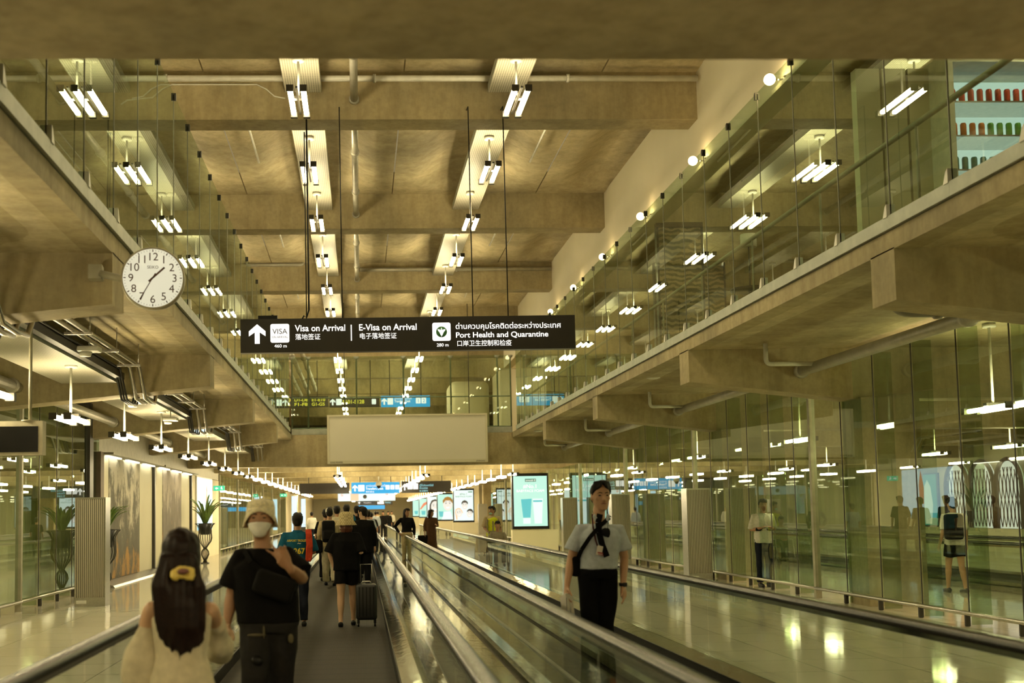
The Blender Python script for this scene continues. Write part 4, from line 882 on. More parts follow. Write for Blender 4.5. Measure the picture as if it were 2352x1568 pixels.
mask(bk, hd-Vector((0, 0, .008)), -1, 1.03, MASKM, -.05)
f = lambda px, py, d=0: Q(px, py, d)-Vector(base)
strap([f(560, 1262, -.03), f(575, 1290, -.155), f(610, 1318, -.175), f(655, 1345, -.172), f(678, 1362, -.10)], .03, T_BLK, 'bag_strap', bk)
m = MB().rbox(f(630, 1345, -.19), (.26, .07, .16), Matrix.Rotation(.35, 3, 'Y'), .03); remesh(m, 'crossbody_bag', cloth('black_nylon', (.007, .0065, .006), .7), bk, .01, 1)
PATCH = cloth('faded_denim_patch', (.11, .095, .06))
for px, py, sx, sz in ((590, 1458, .060, .010), (606, 1450, .008, .045), (668, 1466, .018, .030), (594, 1530, .045, .012)):
    m = MB().ell(f(px, py, -.125), (sx, .018, sz), 10, 8); m.build('torn_patch', PATCH, bk)
MB().ell(f(590, 1518, -.165), (.042, .022, .036), 12, 8).build('knee_hole', BLACK, bk)
p = LJ['wR']; MB().tube([p+Vector((-.035+.011*math.cos(a), -.0, .105+.011*math.sin(a)*.4)) + Vector((0, .011*math.sin(a), 0)) for a in [2*PI*i/10 for i in range(10)]], .002, 5, closed=True).build('ring', STEEL_P, bk)

# --- the woman with the long hair, nearest to us
y = 6.2; Q = lambda px, py, dy=0: at(px, py, y+dy)
J = dict(head=Q(416, 1268), neck=Q(416, 1338), sL=Q(344, 1392), sR=Q(486, 1394), eL=Q(330, 1500, .02), eR=Q(500, 1480, .03), wL=Q(338, 1600, .1), wR=Q(516, 1452, .16), hL=Q(392, 1590), hR=Q(444, 1590))
J['wR'] = at(518, 1450, 7.0); J['eR'] = Q(512, 1512, .35)
for s_, n_ in ((-1, 'L'), (1, 'R')): J['k'+n_] = Vector((J['h'+n_].x, y+.03, .47)); J['a'+n_] = Vector((J['h'+n_].x, y+s_*.12, .09))
J['eR'] = lerp(J['sR'], J['wR'], .48)+Vector((.0, -.04, -.10))
base = ((J['hL'].x+J['hR'].x)/2, y, .012)
wm, LJ = person('person', 'person with very long dark hair in a cream off-shoulder dress, seen from behind', base, J, 1, .93, 'fair', None, None, voxel=.010, hair=None, chest=.135, waist=.118, hip=.150, skirt=(T_CREAM, .30, .26), fd=False,
   hands={'L': {}, 'R': dict(d=Vector((.1, .9, -.25)), th=Vector((-.2, .3, .9)), curl=.5, palm=Vector((1, 0, 0)))})
f = lambda px, py, d=0: Q(px, py, d)-Vector(base)
hm = (LJ['hL']+LJ['hR'])/2; sm = (LJ['sL']+LJ['sR'])/2
m = MB(); m.loft([((lerp(hm, sm, a).x, lerp(hm, sm, a).y, lerp(hm, sm, a).z), rx, ry) for a, rx, ry in ((-.05, .175, .14), (.2, .155, .135), (.45, .128, .115), (.7, .142, .118), (.88, .150, .112), (.98, .105, .085), (1.12, .052, .058))], 26)
remesh(m, 'bodice', T_CREAM, wm, .010, 3, .010, 10, .4)
for S_, E_, W_, nm in (('sL', 'eL', 'wL', 'left'), ('sR', 'eR', 'wR', 'right')):
    a, b, c = LJ[S_], LJ[E_], LJ[W_]
    if nm == 'left': pts = [lerp(a, b, .55), lerp(a, b, .8), b, lerp(b, c, .5), lerp(b, c, .92)]; rs = [.062, .080, .095, .115, .075]
    else: pts = [lerp(a, b, .50), lerp(a, b, .8), b+Vector((0, 0, -.03)), lerp(b, c, .35)+Vector((0, 0, -.08)), lerp(b, c, .65)+Vector((0, 0, -.08))]; rs = [.056, .064, .076, .078, .05]
    m = MB().limb(pts, rs, 18); remesh(m, 'draped_sleeve', T_CREAM, wm, .010, 2, .022, 11, .3)
hd = LJ['head']
m = MB(); m.ell(hd+Vector((0, .0, .018)), (.098, .108, .108), 20, 14)
m.loft([(f(417, 1500, -.10), .012, .012), (f(417, 1485, -.10), .075, .030), (f(416, 1440, -.11), .115, .045), (f(415, 1390, -.105), .118, .055), (f(413, 1345, -.085), .098, .065), (f(414, 1312, -.045), .098, .080), (f(416, 1275, -.01), .102, .095), (f(416, 1250, 0), .085, .085)], 22)
rr = random.Random(3)
for i in range(34):
    x0 = -.088+.176*rr.random(); a = hd+Vector((x0*.9, -.075-rr.random()*.03, -.02)); px = 417+x0*620; py = 1440+70*(1-abs(x0)/.10)*rr.random()+20
    b = f(px, py, -.12); m.limb([a, lerp(a, b, .35)+Vector((x0*.35, -.035, 0)), lerp(a, b, .75)+Vector((x0*.15, -.02, 0)), b], [.016, .014, .011, .004], 7)
remesh(m, 'long_hair', HAIRB, wm, .007, 2, .008, 34, .12)
m = MB(); c = f(420, 1313, -.155)
for i in range(14):
    a = 2*PI*i/14; m.ell(c+Vector((.044*math.cos(a), .010*math.sin(a*3), .020*math.sin(a)-.012*abs(math.cos(a)))), (.013+.008*abs(math.cos(a)), .018, .012+.012*abs(math.cos(a))), 8, 6)
remesh(m, 'scrunchie', P('yellow_satin', (.72, .55, .12), .35, 0, .1, 20), wm, .006, 2, .006, 50)
m = MB(); m.ell(c+Vector((.004, -.016, .004)), (.030, .016, .016), 10, 8).ell(c+Vector((.04, -.006, -.012)), (.016, .016, .014), 8, 6); m.build('scrunchie_print', P('pink_print', (.16, .06, .05), .5), wm)

# --- the trolley attendant, the woman in the hat, the suitcase
y = 17.5
J, q = std_joints(at(684, 1300, y).x, y, 1.60, 1, stride=.10, sw=.19)
J['wR'] = J['eR']+Vector((-.10, .24, .02)); J['wL'] = J['eL']+Vector((.05, .22, .05))
base = (J['neck'].x, y, .012)
tm, LJ = person('person', 'person in a teal AIRPORT TROLLEY polo shirt with a red towel over one shoulder', base, J, 1, q, 'tan', T_BLUE, T_NAVY, sleeve=.46, voxel=.012, chest=.17, waist=.155, hip=.155, sleeve_flare=1.25, shoes=BLACK)
YT = P('yellow_print', (.72, .55, .03), .6); z = LJ['sL'].z
text('AIRPORT TROLLEY', YT, tm, 0, -.142, z-.10, width=.29, height=.032, align='CENTER', bold=.02, depth=.003); text('267', YT, tm, .03, -.150, z-.27, width=.16, height=.085, align='CENTER', bold=.03, depth=.003)
text('~', P('white_print', (.6, .6, .55), .6), tm, .03, -.142, z-.15, width=.05, height=.02, align='CENTER', bold=.02, name='printed_mark')
m = MB()
for i in range(5):
    xx = .125+.016*i; m.limb([(LJ['neck'].x+xx, -.02, z+.06), (LJ['neck'].x+xx+.01, -.12, z+.0), (LJ['neck'].x+xx+.02, -.155, z-.15), (LJ['neck'].x+xx+.012*i*.3, -.15, z-.36-.02*(i % 2))], [.014, .016, .017, .012], 8)
remesh(m, 'red_towel', T_ORR, tm, .009, 1, .005, 30)
m = MB().lathe([(.062, -.01), (.075, .0), (.070, .035), (.060, .045)], LJ['neck']+Vector((0, 0, -.035)), 18, cap=False); m.build('collar', T_BLUE, tm)
y = 17.3
J, q = std_joints(at(796, 1300, y).x, y, 1.58, 1, stride=.14, sw=.17, phase=-1)
J['eL'] += Vector((-.03, 0, .0)); J['wL'] = J['eL']+Vector((.07, .02, -.22)); J['wR'] = J['eR']+Vector((-.05, .22, .06))
base = (J['neck'].x, y, .012)
ht, LJ = person('person', 'person in a checked beige bucket hat, big black T-shirt and black shorts', base, J, 1, q, 'fair', T_BLK, T_BLK, sleeve=.47, short=True, voxel=.012, chest=.185, waist=.195, hip=.195, sleeve_flare=1.45, top_hem=-.12, hairmat=HAIRR, legk=1.05)
def mk_check():
    t = NT('checked_fabric'); ch = t.new('ShaderNodeTexChecker'); ch.inputs['Scale'].default_value = 42; t.l.new(t.coord((1, 1, 1), rot=(0, 0, .78)), ch.inputs[0])
    ch.inputs[1].default_value = (.55, .45, .24, 1); ch.inputs[2].default_value = (.36, .28, .14, 1); t.set(ch.outputs[0], .9); return t.m
hd = LJ['head']; MB().lathe([(.150, -.065), (.152, -.06), (.108, .0), (.105, .07), (.085, .115), (.02, .128), (.004, .128)], hd+Vector((0, -.01, .02)), 30, cap=False).build('bucket_hat', mk_check(), ht)
m = MB(); m.ell(hd+Vector((0, -.02, -.03)), (.095, .09, .10), 14, 10).loft([(hd+Vector((0, -.04, -.15)), .07, .04), (hd+Vector((0, -.04, -.08)), .10, .075)], 14); remesh(m, 'hair_ends', HAIRR, ht, .010, 1, .01, 30, .4)
MB().rbox(LJ['wL']+Vector((.02, .02, -.09)), (.03, .09, .15), None, .008).build('phone', BLACK, ht)
t = thing('suitcase', 'black upright cabin suitcase rolling behind the person in the checked hat', 'suitcase', (at(842, 1400, 17.2).x, 17.2, 0.012))
m = MB().rbox((0, 0, .34), (.30, .22, .50), None, .045); m.build('shell', P('black_case', (.012, .012, .012), .4), t); m = MB()
for i in range(5): m.box(-.10+.05*i-.006, -.10+.05*i+.006, -.116, -.108, .14, .55)
m.build('ribs', BLACK, t); MB().tube([(-.08, .06, .58), (-.08, .06, .86), (.08, .06, .86), (.08, .06, .58)], .009, 8).build('pull_handle', STEEL, t); MB().tube([(-.07, 0, .59), (-.05, 0, .62), (.05, 0, .62), (.07, 0, .59)], .011, 8).build('top_handle', STEEL, t)
for sx in (-1, 1):
    for sy in (-1, 1): MB().lathe([(.028, -.012), (.028, .012)], (sx*.115, sy*.075, .028), 14, 'x').box(sx*.115-.018, sx*.115+.018, sy*.075-.02, sy*.075+.02, .045, .095).build('wheel', BLACK, t)

# --- the rest of the queue on the middle walkway
def backpack(t, p, w_, h_, mat, F=1):
    m = MB().rbox(p, (w_, .16, h_), None, .05).rbox(Vector(p)+Vector((0, -.08*F, -h_*.18)), (w_*.8, .08, h_*.42), None, .03); remesh(m, 'backpack', mat, t, .014, 1)
NYL = cloth('black_nylon', (.007, .0065, .006), .7)
y = 27
J, q = std_joints(at(757, 1200, y).x, y, 1.72, 1, stride=.16, sw=.18); base = (J['neck'].x, y, .012)
t, LJ = person('person', 'person in a white knitted cap and baggy pale trousers with a black backpack', base, J, 1, q, 'tan', T_BEIGE, cloth('pale_baggy_cloth', (.45, .40, .27)), sleeve=.98, voxel=.015, legk=1.2, chest=.17, waist=.16)
backpack(t, (LJ['neck'].x-.02, -.22, LJ['sL'].z-.20), .29, .48, NYL); MB().ell(LJ['head']+Vector((0, -.005, .045)), (.092, .105, .085)).build('knitted_cap', T_WHITE, t)
t2 = thing('black_bag', 'small black bag dangling at the left of the person in the white cap', 'bag', (LJ['neck'].x+base[0]-.27, y-.05, .75)); remesh(MB().rbox((0, 0, .12), (.22, .16, .30), None, .05), 'bag_body', NYL, t2, .014, 1); MB().tube([(-.04, 0, .25), (0, 0, .50), (.04, 0, .25)], .01, 6).build('strap', NYL, t2)
y = 26
J, q = std_joints(at(833, 1200, y).x, y, 1.72, 1, stride=.08, sw=.19); base = (J['neck'].x, y, .012)
t, LJ = person('person', 'person in a long black coat and dark mask, looking left, ahead of the checked hat', base, J, 1, q, 'fair', T_BLK, T_TROU, sleeve=.98, voxel=.014, yaw=.9, chest=.185, waist=.185, hip=.19, top_hem=-.35, coat='long_coat')
mask(t, LJ['head'], 1, q, MASKB, .9)
crowd = [(748, 1166, 29, 1.68, 1, T_BLK, T_BLK, None, 'dark-haired person in black partly hidden left of the white cap'),
 (774, 1158, 31, 1.78, 1, T_CREAM, T_NAVY, None, 'person in a cream top behind the white-capped person'),
 (796, 1156, 33, 1.82, 1, T_BLUE, T_NAVY, None, 'person with a blue headband strap standing tall in the queue'),
 (797, 1152, 36, 1.90, 1, T_BLK, T_BLK, None, 'tallest dark-haired person in the middle of the queue'),
 (820, 1159, 34, 1.80, 1, T_BLK, T_NAVY, None, 'dark-haired person in black right of the tallest one'),
 (838, 1167, 30, 1.72, 1, T_WHITE, T_BLK, 'pale', 'person in a white top with pale backpack beyond the black coat'),
 (846, 1170, 38, 1.72, 1, T_GREY, T_NAVY, None, 'person in grey near the right handrail in the queue'),
 (853, 1173, 46, 1.70, 1, T_BLK, T_BLK, None, 'far person in black at the right handrail of the middle walkway')]
for px, py, y, hh, F_, sh, tr, bp, lab in crowd:
    hh = min(1.84, 1.6+(1172-py)*y/2780+.02); x = at(px, 1200, y).x; J, q = std_joints(x, y, hh, F_, stride=.08, phase=1 if px % 2 else -1)
    t, LJ = person('person', lab, (x, y, .012), J, F_, q, 'tan', sh, tr, sleeve=.46, voxel=.018, group='queue on the middle walkway', hands=True)
    if bp: backpack(t, (LJ['neck'].x, -.2, LJ['sL'].z-.18), .30, .44, T_BEIGE)
# --- two women on the right walkway
def curtain(t, LJ, yaw, F, mat, drop, k=1.0):
    hd = LJ['head']; short_hair(t, hd, F, k, yaw, mat, .010); R_ = Matrix.Rotation(yaw, 3, 'Z'); h = MB(); h.loft([((0, -F*.055, -drop), .085, .03), ((0, -F*.060, -drop*.5), .105, .05), ((0, -F*.035, -.02), .092, .075), ((0, -F*.02, .05), .085, .085)], 16)
    q = MB(); q.add([hd+(R_ @ Vector(v))*k for v in h.v], h.f, True); remesh(q, 'long_hair', mat, t, .013, 1, .008, 20, .3)
y = 38; x = at(934, 1200, y).x; J, q = std_joints(x, y, 1.70, -1, stride=.06); J['eL'] += Vector((-.14, .02, .05)); J['wL'] = J['eL']+Vector((.14, -.08, -.20))
t, LJ = person('person', 'person with long black hair in a black top and beige trousers, hand on hip', (x, y, .012), J, -1, q, 'tan', T_BLK, T_BEIGE, sleeve=.98, voxel=.014, yaw=.7, hair=None, chest=.15, waist=.125, top_hem=.16, face=True)
curtain(t, LJ, .7, -1, HAIR, .36)
y = 43; x = at(990, 1200, y).x; J, q = std_joints(x, y, 1.66, -1, stride=.05); J['wR'] = J['eR']+Vector((-.06, -.22, .05))
t, LJ = person('person', 'person in a long brown dress carrying a black handbag, head turned right', (x, y, .012), J, -1, q, 'tan', T_BROWN, None, sleeve=.85, voxel=.014, yaw=1.2, hair=None, skirt=(T_BROWN, .12, .24), sleeve_flare=1.3, face=True)
curtain(t, LJ, 1.2, -1, HAIRB, .20)
t = thing('handbag', 'large black handbag hanging from the arm of the person in the brown dress', 'handbag', (x-.30, y-.05, .45)); remesh(MB().rbox((0, 0, .16), (.36, .14, .32), None, .03), 'bag_body', NYL, t, .014, 0)
for s_ in (-.04, .04): MB().tube([(-.09, s_, .30), (-.07, s_, .48), (0, s_, .54), (.07, s_, .48), (.09, s_, .30)], .008, 6).build('handle', T_BEIGE, t)
# --- attendant and wheelchair
y = 35; x = at(1131, 1200, y).x; J, q = std_joints(x, y, 1.72, -1, stride=.05, sw=.18); J['wL'] = J['eL']+Vector((.06, -.22, -.1)); J['wR'] = J['eR']+Vector((-.02, -.22, -.1))
t, LJ = person('person', 'person in a yellow safety vest, mint mask under the chin, pushing the wheelchair', (x, y, .0), J, -1, q, 'tan', T_BEIGE, T_BEIGE, sleeve=.46, voxel=.014, yaw=-.9, sleeve_flare=1.3, face=True)
m = MB(); hm = (LJ['hL']+LJ['hR'])/2; sm = (LJ['sL']+LJ['sR'])/2
m.loft([(lerp(hm, sm, a), rx, ry) for a, rx, ry in ((-.1, .185, .155), (.3, .175, .148), (.6, .185, .15), (.9, .185, .13), (1.03, .12, .09))], 22); remesh(m, 'safety_vest', T_YEL, t, .014, 1)
MB().box(-.175, -.145, -.165, -.10, .98, 1.36).box(.145, .175, -.165, -.10, .98, 1.36).box(-.02, .02, -.165, -.13, .95, 1.3).box(-.19, .19, -.163, -.12, .98, 1.02).build('reflective_tape', P('grey_tape', (.25, .22, .12), .4), t)
MB().ell(LJ['head']+Vector((-.05, -.05, -.085)), (.05, .05, .032)).build('face_mask', MINT, t)
y = 34.2; x = at(1143, 1200, y).x; t = thing('wheelchair', 'black wheelchair pushed by the attendant in the yellow vest', 'wheelchair', (x, y, 0))
for s_ in (-1, 1):
    MB().tube([(s_*.29, .05+.30*math.cos(a), .30+.30*math.sin(a)) for a in [2*PI*i/24 for i in range(24)]], .016, 6, closed=True).build('wheel', BLACK, t)
    MB().tube([(s_*.25, .32, .98), (s_*.25, .22, .95), (s_*.25, .20, .45), (s_*.25, -.25, .45), (s_*.25, -.32, .12)], .013, 6).tube([(s_*.25, .2, .66), (s_*.25, -.18, .66), (s_*.25, -.2, .45)], .013, 6).build('frame', STEEL, t)
    MB().tube([(s_*.24, -.32+.07*math.cos(a), .085+.07*math.sin(a)) for a in [2*PI*i/12 for i in range(12)]], .014, 6, closed=True).build('caster', BLACK, t)
MB().box(-.24, .24, -.22, .2, .43, .47).box(-.24, .24, .18, .21, .47, .90).build('seat', BLACK, t)
V_ = lambda a, b, c: Vector((x+a, y+b, c))
J = dict(head=V_(0, .04, 1.18), neck=V_(0, .06, 1.02), sL=V_(-.17, .07, .96), sR=V_(.17, .07, .96), eL=V_(-.24, .02, .73), eR=V_(.24, .02, .73), wL=V_(-.06, -.18, .66), wR=V_(.06, -.20, .66), hL=V_(-.09, .06, .55), hR=V_(.09, .06, .55), kL=V_(-.11, -.36, .56), kR=V_(.11, -.36, .56), aL=V_(-.11, -.40, .14), aR=V_(.11, -.40, .14))
t, LJ = person('person', 'seated person in a grey jacket with folded hands in the wheelchair', (x, y, .0), J, -1, .97, 'tan', cloth('taupe_jacket', (.22, .19, .13)), T_BLK, sleeve=.95, voxel=.014, face=True, waist=.17, hip=.17)
# --- far walkers
far = [(716, 1175, 60, -1.0, T_WHITE, T_NAVY, 1, 'person in a white shirt and dark trousers beside a trolley near the left wall'),
 (880, 1172, 75, 1, T_BLK, T_BLK, -1, 'far person in black walking on the right walkway'),
 (892, 1173, 82, 1, T_BLK, T_NAVY, -1, 'far person in navy just right of the far walker in black'),
 (868, 1174, 88, 1, T_BEIGE, T_NAVY, 1, 'far person in a beige top at the end of the walkways'),
 (863, 1172, 66, 1, T_GREY, T_NAVY, 1, 'person in a grey top far ahead on the middle walkway'),
 (900, 1175, 96, 1, T_WHITE, T_BLK, -1, 'farthest person in white beside the right handrail')]
for px, py, y, _, sh, tr, F_, lab in far:
    x = at(px, 1200, y).x; J, q = std_joints(x, y, 1.66, F_, stride=.15); person('person', lab, (x, y, 0), J, F_, q, 'tan', sh, tr, sleeve=.9, voxel=.022)
p = at(705, 1200, 59.6); t = thing('luggage_trolley', 'steel luggage trolley with black baskets beside the person in the white shirt', 'trolley', (p.x-.35, 59.6, 0))
MB().tube([(-.3, 0, .1), (-.3, 0, 1.05), (.3, 0, 1.05), (.3, 0, .1)], .02, 6).tube([(-.3, -.5, .2), (-.3, .3, .2)], .02, 6).tube([(.3, -.5, .2), (.3, .3, .2)], .02, 6).build('frame', STEEL, t); MB().box(-.28, .28, -.1, .15, .72, .95).box(-.3, .3, -.5, .3, .18, .23).build('basket', DARK, t)
for sx in (-.25, .25): MB().lathe([(.06, -.02), (.06, .02)], (sx, -.4, .06), 12, 'x').lathe([(.06, -.02), (.06, .02)], (sx, .25, .06), 12, 'x').build('wheels', BLACK, t)
# people in the hall behind the right glass
y = 24; x = at(1752, 1200, y).x; J, q = std_joints(x, y, 1.74, -1, stride=.02); J['wL'] = J['eL']+Vector((.14, -.2, .05)); J['wR'] = J['eR']+Vector((-.14, -.2, .05))
t, LJ = person('person', 'person in a white T-shirt with dark chest band looking down behind the glass', (x, y, 0), J, -1, q, 'tan', T_WHITE, T_NAVY, sleeve=.46, voxel=.013, face=True)
MB().rbox((LJ['sL'].x*.5+LJ['sR'].x*.5, 0, LJ['sL'].z-.27), (.37, .27, .07), None, .03).build('chest_band', T_NAVY, t)
y = 21.5; x = at(2190, 1200, y).x; J, q = std_joints(x, y, 1.70, 1, stride=.12)
t, LJ = person('person', 'person in a white top, dark shorts and backpack walking away behind the right glass', (x, y, 0), J, 1, q, 'mid', T_WHITE, T_BLK, sleeve=.46, short=True, voxel=.013); backpack(t, (LJ['neck'].x-.1, -.2, LJ['sL'].z-.2), .32, .46, NYL)

# ------------------------------------------------------------------ grille towers, planters
def tower(x, y, w_, d_, h_, label):
    t = thing('air_tower', label, 'air tower', (x, y, 0), 0, 'grille air towers')
    MB().box(-w_/2, w_/2, 0, .02, .16, h_-.03).build('grille', SLAT, t); MB().box(-w_/2-.012, w_/2+.012, .02, d_, 0, h_).build('body', STEEL, t)
    MB().box(-w_/2-.012, w_/2+.012, -.01, .02, 0, .16).box(-w_/2-.012, w_/2+.012, -.01, .02, h_-.03, h_).box(-w_/2-.014, -w_/2, -.01, .02, .16, h_-.03).box(w_/2, w_/2+.014, -.01, .02, .16, h_-.03).build('frame', STEEL, t)
    if w_ > .3: MB().box(-w_/2+.02, -w_/2+.2, -.016, -.01, .05, .11).build('plate', WHITEM, t)
tower(-4.87, 22.1, .52, .42, 1.95, 'perforated grey air tower on the left floor, in front of the first planter')
tower(-4.9, 60, .5, .4, 1.95, 'distant grey air tower by the left glass entrance')
for y, n_ in ((26.4, 'nearest'), (34.4, 'second nearest'), (43.0, 'third nearest'), (74, 'farthest')): tower(7.42 if y < 40 else 7.45, y, .5, .45, 2.02, 'grey slatted air tower along the right glass wall, %s of the four' % n_)
LEAF = P('fern_green', (.10, .17, .025), .5, 0, .3, 8); SOIL = P('dark_pot', (.010, .010, .009), .4)
def planter(x, y, hs, label, seed):
    t = thing('potted_fern', label, 'planter', (x, y, 0)); rr = random.Random(seed)
    prof = [(.03, .07), (.10, .045), (.20, .09), (.30, .135), (.40, .12), (.50, .05), (.60, .11), (.72, .20), (.85, .235), (1.0, .215), (1.15, .21), (1.27, .27), (1.32, .33)]
    for i in range(18):
        a = 2*PI*i/18; MB().tube([(r_*math.cos(a), r_*math.sin(a), z) for z, r_ in prof], .009, 5).build('wire', DARK, t)
    MB().box(-.13, .13, -.13, .13, 0, .03).tube([(.33*math.cos(2*PI*i/24), .33*math.sin(2*PI*i/24), 1.32) for i in range(24)], .011, 6, closed=True).tube([(.05*math.cos(2*PI*i/12), .05*math.sin(2*PI*i/12), .50) for i in range(12)], .011, 6, closed=True).build('stand_base', DARK, t)
    MB().lathe([(.14, .95), (.17, .96), (.23, 1.33), (.21, 1.33), (.19, 1.25)], (0, 0, 0), 20).build('pot', SOIL, t)
    m = MB()
    for i in range(26):
        a = 2*PI*i/26*2.4+rr.random()*.5; L = (.45+.35*rr.random())*hs; up = .75+.5*rr.random(); w0 = .035+.02*rr.random(); N = 9; vs = []
        d = Vector((math.cos(a), math.sin(a), 0)); sd = Vector((-math.sin(a), math.cos(a), 0)); p = d*.05+Vector((0, 0, 1.28)); el = 1.35-.25*rr.random()
        for j in range(N+1):
            u = j/N; wv = w0*math.sin(PI*min(1, u*.9+.08))**.7*(1+.18*math.sin(j*2.6)); vs += [p-sd*wv+Vector((0, 0, .012)), p, p+sd*wv+Vector((0, 0, .012))]
            an = el-(1.0/up)*u*u*1.1; p = p+(d*math.cos(an)+Vector((0, 0, math.sin(an))))*L/N
        m.add(vs, [q for j in range(N) for q in ((3*j, 3*j+1, 3*j+4, 3*j+3), (3*j+1, 3*j+2, 3*j+5, 3*j+4))], True)
    o = m.build('fronds', LEAF, t); sd = o.modifiers.new('s', 'SOLIDIFY'); sd.thickness = .003
planter(-5.42, 26.0, 1.0, 'fern in a curvy black wire stand beside the first mural', 5)
planter(-5.2, 40.8, 1.5, 'larger fern in a black wire stand in front of the pale blue screen', 9)

# ------------------------------------------------------------------ advertising screens on the right
def face(t, cx, cz, k, hairm, y0=-.012, cap=False, tilt=0):
    q = Matrix.Rotation(tilt, 3, 'Y'); c = Vector((cx, y0, cz))
    tr = lambda pts, dy, mat, nm: MB().prism([((c+q @ Vector((a*k, 0, b*k))).x, (c+q @ Vector((a*k, 0, b*k))).z) for a, b in pts], y0-dy, y0-dy+.003).build(nm, mat, t)
    el = lambda rx, rz, ox=0, oz=0, n=20: [(ox+rx*math.cos(2*PI*i/n), oz+rz*math.sin(2*PI*i/n)) for i in range(n)]
    if not cap: tr([(-.62, -.9), (-.55, .2), (-.35, .62), (0, .74), (.35, .62), (.55, .2), (.55, -.2), (.2, .1), (-.3, -.2), (-.4, -.8)], 0, hairm, 'pictured_hair')
    tr(el(.42, .56), .004, SKINP, 'pictured_face')
    if cap: tr([(-.42, .1), (-.46, .35), (-.25, .62), (0, .70), (.25, .62), (.46, .35), (.42, .1), (.2, .36), (-.2, .36)], .008, hairm, 'pictured_hair')
    for s_ in (-1, 1):
        tr(el(.07, .03, s_*.17, .10, 10), .008, INK, 'pictured_eye'); tr([(s_*.08, .21), (s_*.26, .22), (s_*.26, .25), (s_*.08, .24)], .008, INK, 'pictured_brow')
    tr([(-.03, -.05), (.03, -.05), (.05, -.10), (-.05, -.10)], .008, PEACH, 'pictured_nose'); tr([(-.17, -.22), (.17, -.22), (.09, -.33), (-.09, -.33)], .008, SIGNW, 'pictured_smile')
def ad_screen(px0, px1, py0, py1, y, mat, label, kind):
    a = at(px0, py0, y); b = at(px1, py1, y); t = thing('advertising_screen', label, 'screen', (a.x, y, 0), 0, 'advertising screens along the right'); w_ = b.x-a.x
    MB().box(0, w_, 0, .35, b.z-.02, a.z).build('frame', BLACK, t); e = .06*w_/1.4
    MB().box(e, w_-e, -.008, 0, b.z+e*1.6, a.z-e*1.8).build('display', mat, t); MB().box(-.02, w_+.35, .03, .34, 0, b.z-.05).build('pedestal', CREAM, t)
    h_ = a.z-b.z; z0 = b.z; X = lambda f_: w_*f_; Zf = lambda f_: z0+h_*f_
    if kind == 'tube':
        MB().prism([(X(.24), Zf(.53)), (X(.53), Zf(.54)), (X(.49), Zf(.20)), (X(.29), Zf(.20))], -.014, -.009).build('pictured_tube', TEAL, t); MB().box(X(.29), X(.49), -.014, -.009, Zf(.09), Zf(.19)).build('pictured_cap', SCR_W, t)
        MB().prism([(X(.56), Zf(.54)), (X(.84), Zf(.54)), (X(.80), Zf(.09)), (X(.60), Zf(.09))], -.014, -.009).build('pictured_white_tube', SCR_W, t)
        MB().box(X(.57), X(.82), -.018, -.014, Zf(.48), Zf(.51)).build('pictured_label', TEAL, t)
        MB().box(X(.36), X(.66), -.014, -.009, Zf(.845), Zf(.90)).build('logo_plate', LINEP, t); text('smooth E', SIGNW, t, X(.51), -.016, Zf(.857), width=X(.26), align='CENTER', depth=.002)
        text('#No.1', SIGNW, t, X(.5), -.012, Zf(.73), width=X(.36), align='CENTER', depth=.002); text('BABYFACE FOAM', SIGNW, t, X(.5), -.012, Zf(.66), width=X(.75), align='CENTER', depth=.002)
    elif kind == 'trio':
        text('#No.1', LINEP, t, X(.5), -.012, Zf(.81), width=X(.32), align='CENTER', depth=.002); text('BABYFACE FOAM', LINEP, t, X(.5), -.012, Zf(.74), width=X(.76), align='CENTER', depth=.002)
        MB().box(X(.72), X(.92), -.014, -.009, Zf(.88), Zf(.91)).build('logo_plate', LINEP, t)
        face(t, X(.55), Zf(.50), w_*.34, INK, cap=True); face(t, X(.27), Zf(.27), w_*.33, PEACH, tilt=-.25); face(t, X(.78), Zf(.25), w_*.33, INK, cap=True, tilt=.2)
    elif kind == 'man':
        MB().prism([(X(.25), Zf(.04)), (X(.35), Zf(.32)), (X(.75), Zf(.34)), (X(.9), Zf(.04))], -.013, -.009).build('pictured_shirt', SCR_W, t); face(t, X(.6), Zf(.58), w_*.62, P('sandy_print', (.4, .26, .1), .6), -.016, cap=True)
        MB().prism([(X(.10), Zf(.34)), (X(.36), Zf(.34)), (X(.32), Zf(.14)), (X(.14), Zf(.14))], -.014, -.009).build('pictured_cup', TEAL, t)
    elif kind == 'girl': face(t, X(.62), Zf(.52), w_*.75, INK, -.014)
    else:
        MB().prism([(X(.20), Zf(.34)), (X(.60), Zf(.34)), (X(.55), Zf(.14)), (X(.25), Zf(.14))], -.014, -.009).build('pictured_cup', TEAL, t)
        if kind == 'arm': MB().prism([(X(.06), Zf(.42)), (X(.4), Zf(.72)), (X(.9), Zf(.86)), (X(.9), Zf(.74)), (X(.5), Zf(.6)), (X(.2), Zf(.42))], -.014, -.009).build('pictured_arm', REDP, t)
ad_screen(1175, 1262, 1087, 1213, 48, SCR_MINT, 'large black-framed mint screen showing teal and white tubes, nearest on the right', 'tube')
ad_screen(1040, 1090, 1122, 1198, 77, SCR_W, 'black-framed screen showing three smiling faces', 'trio')
ad_screen(1003, 1046, 1132, 1195, 92, SCR_MINT, 'black-framed screen showing a fair-haired man and a teal cup', 'man')
ad_screen(980, 1012, 1138, 1191, 108, SCR_W, 'black-framed screen showing a dark-haired woman', 'girl')
ad_screen(962, 988, 1143, 1188, 124, SCR_MINT, 'small far screen showing a reddish arm and a teal cup', 'arm')
ad_screen(947, 969, 1147, 1186, 140, SCR_MINT, 'smallest and farthest mint screen with a teal cup', 'cup')
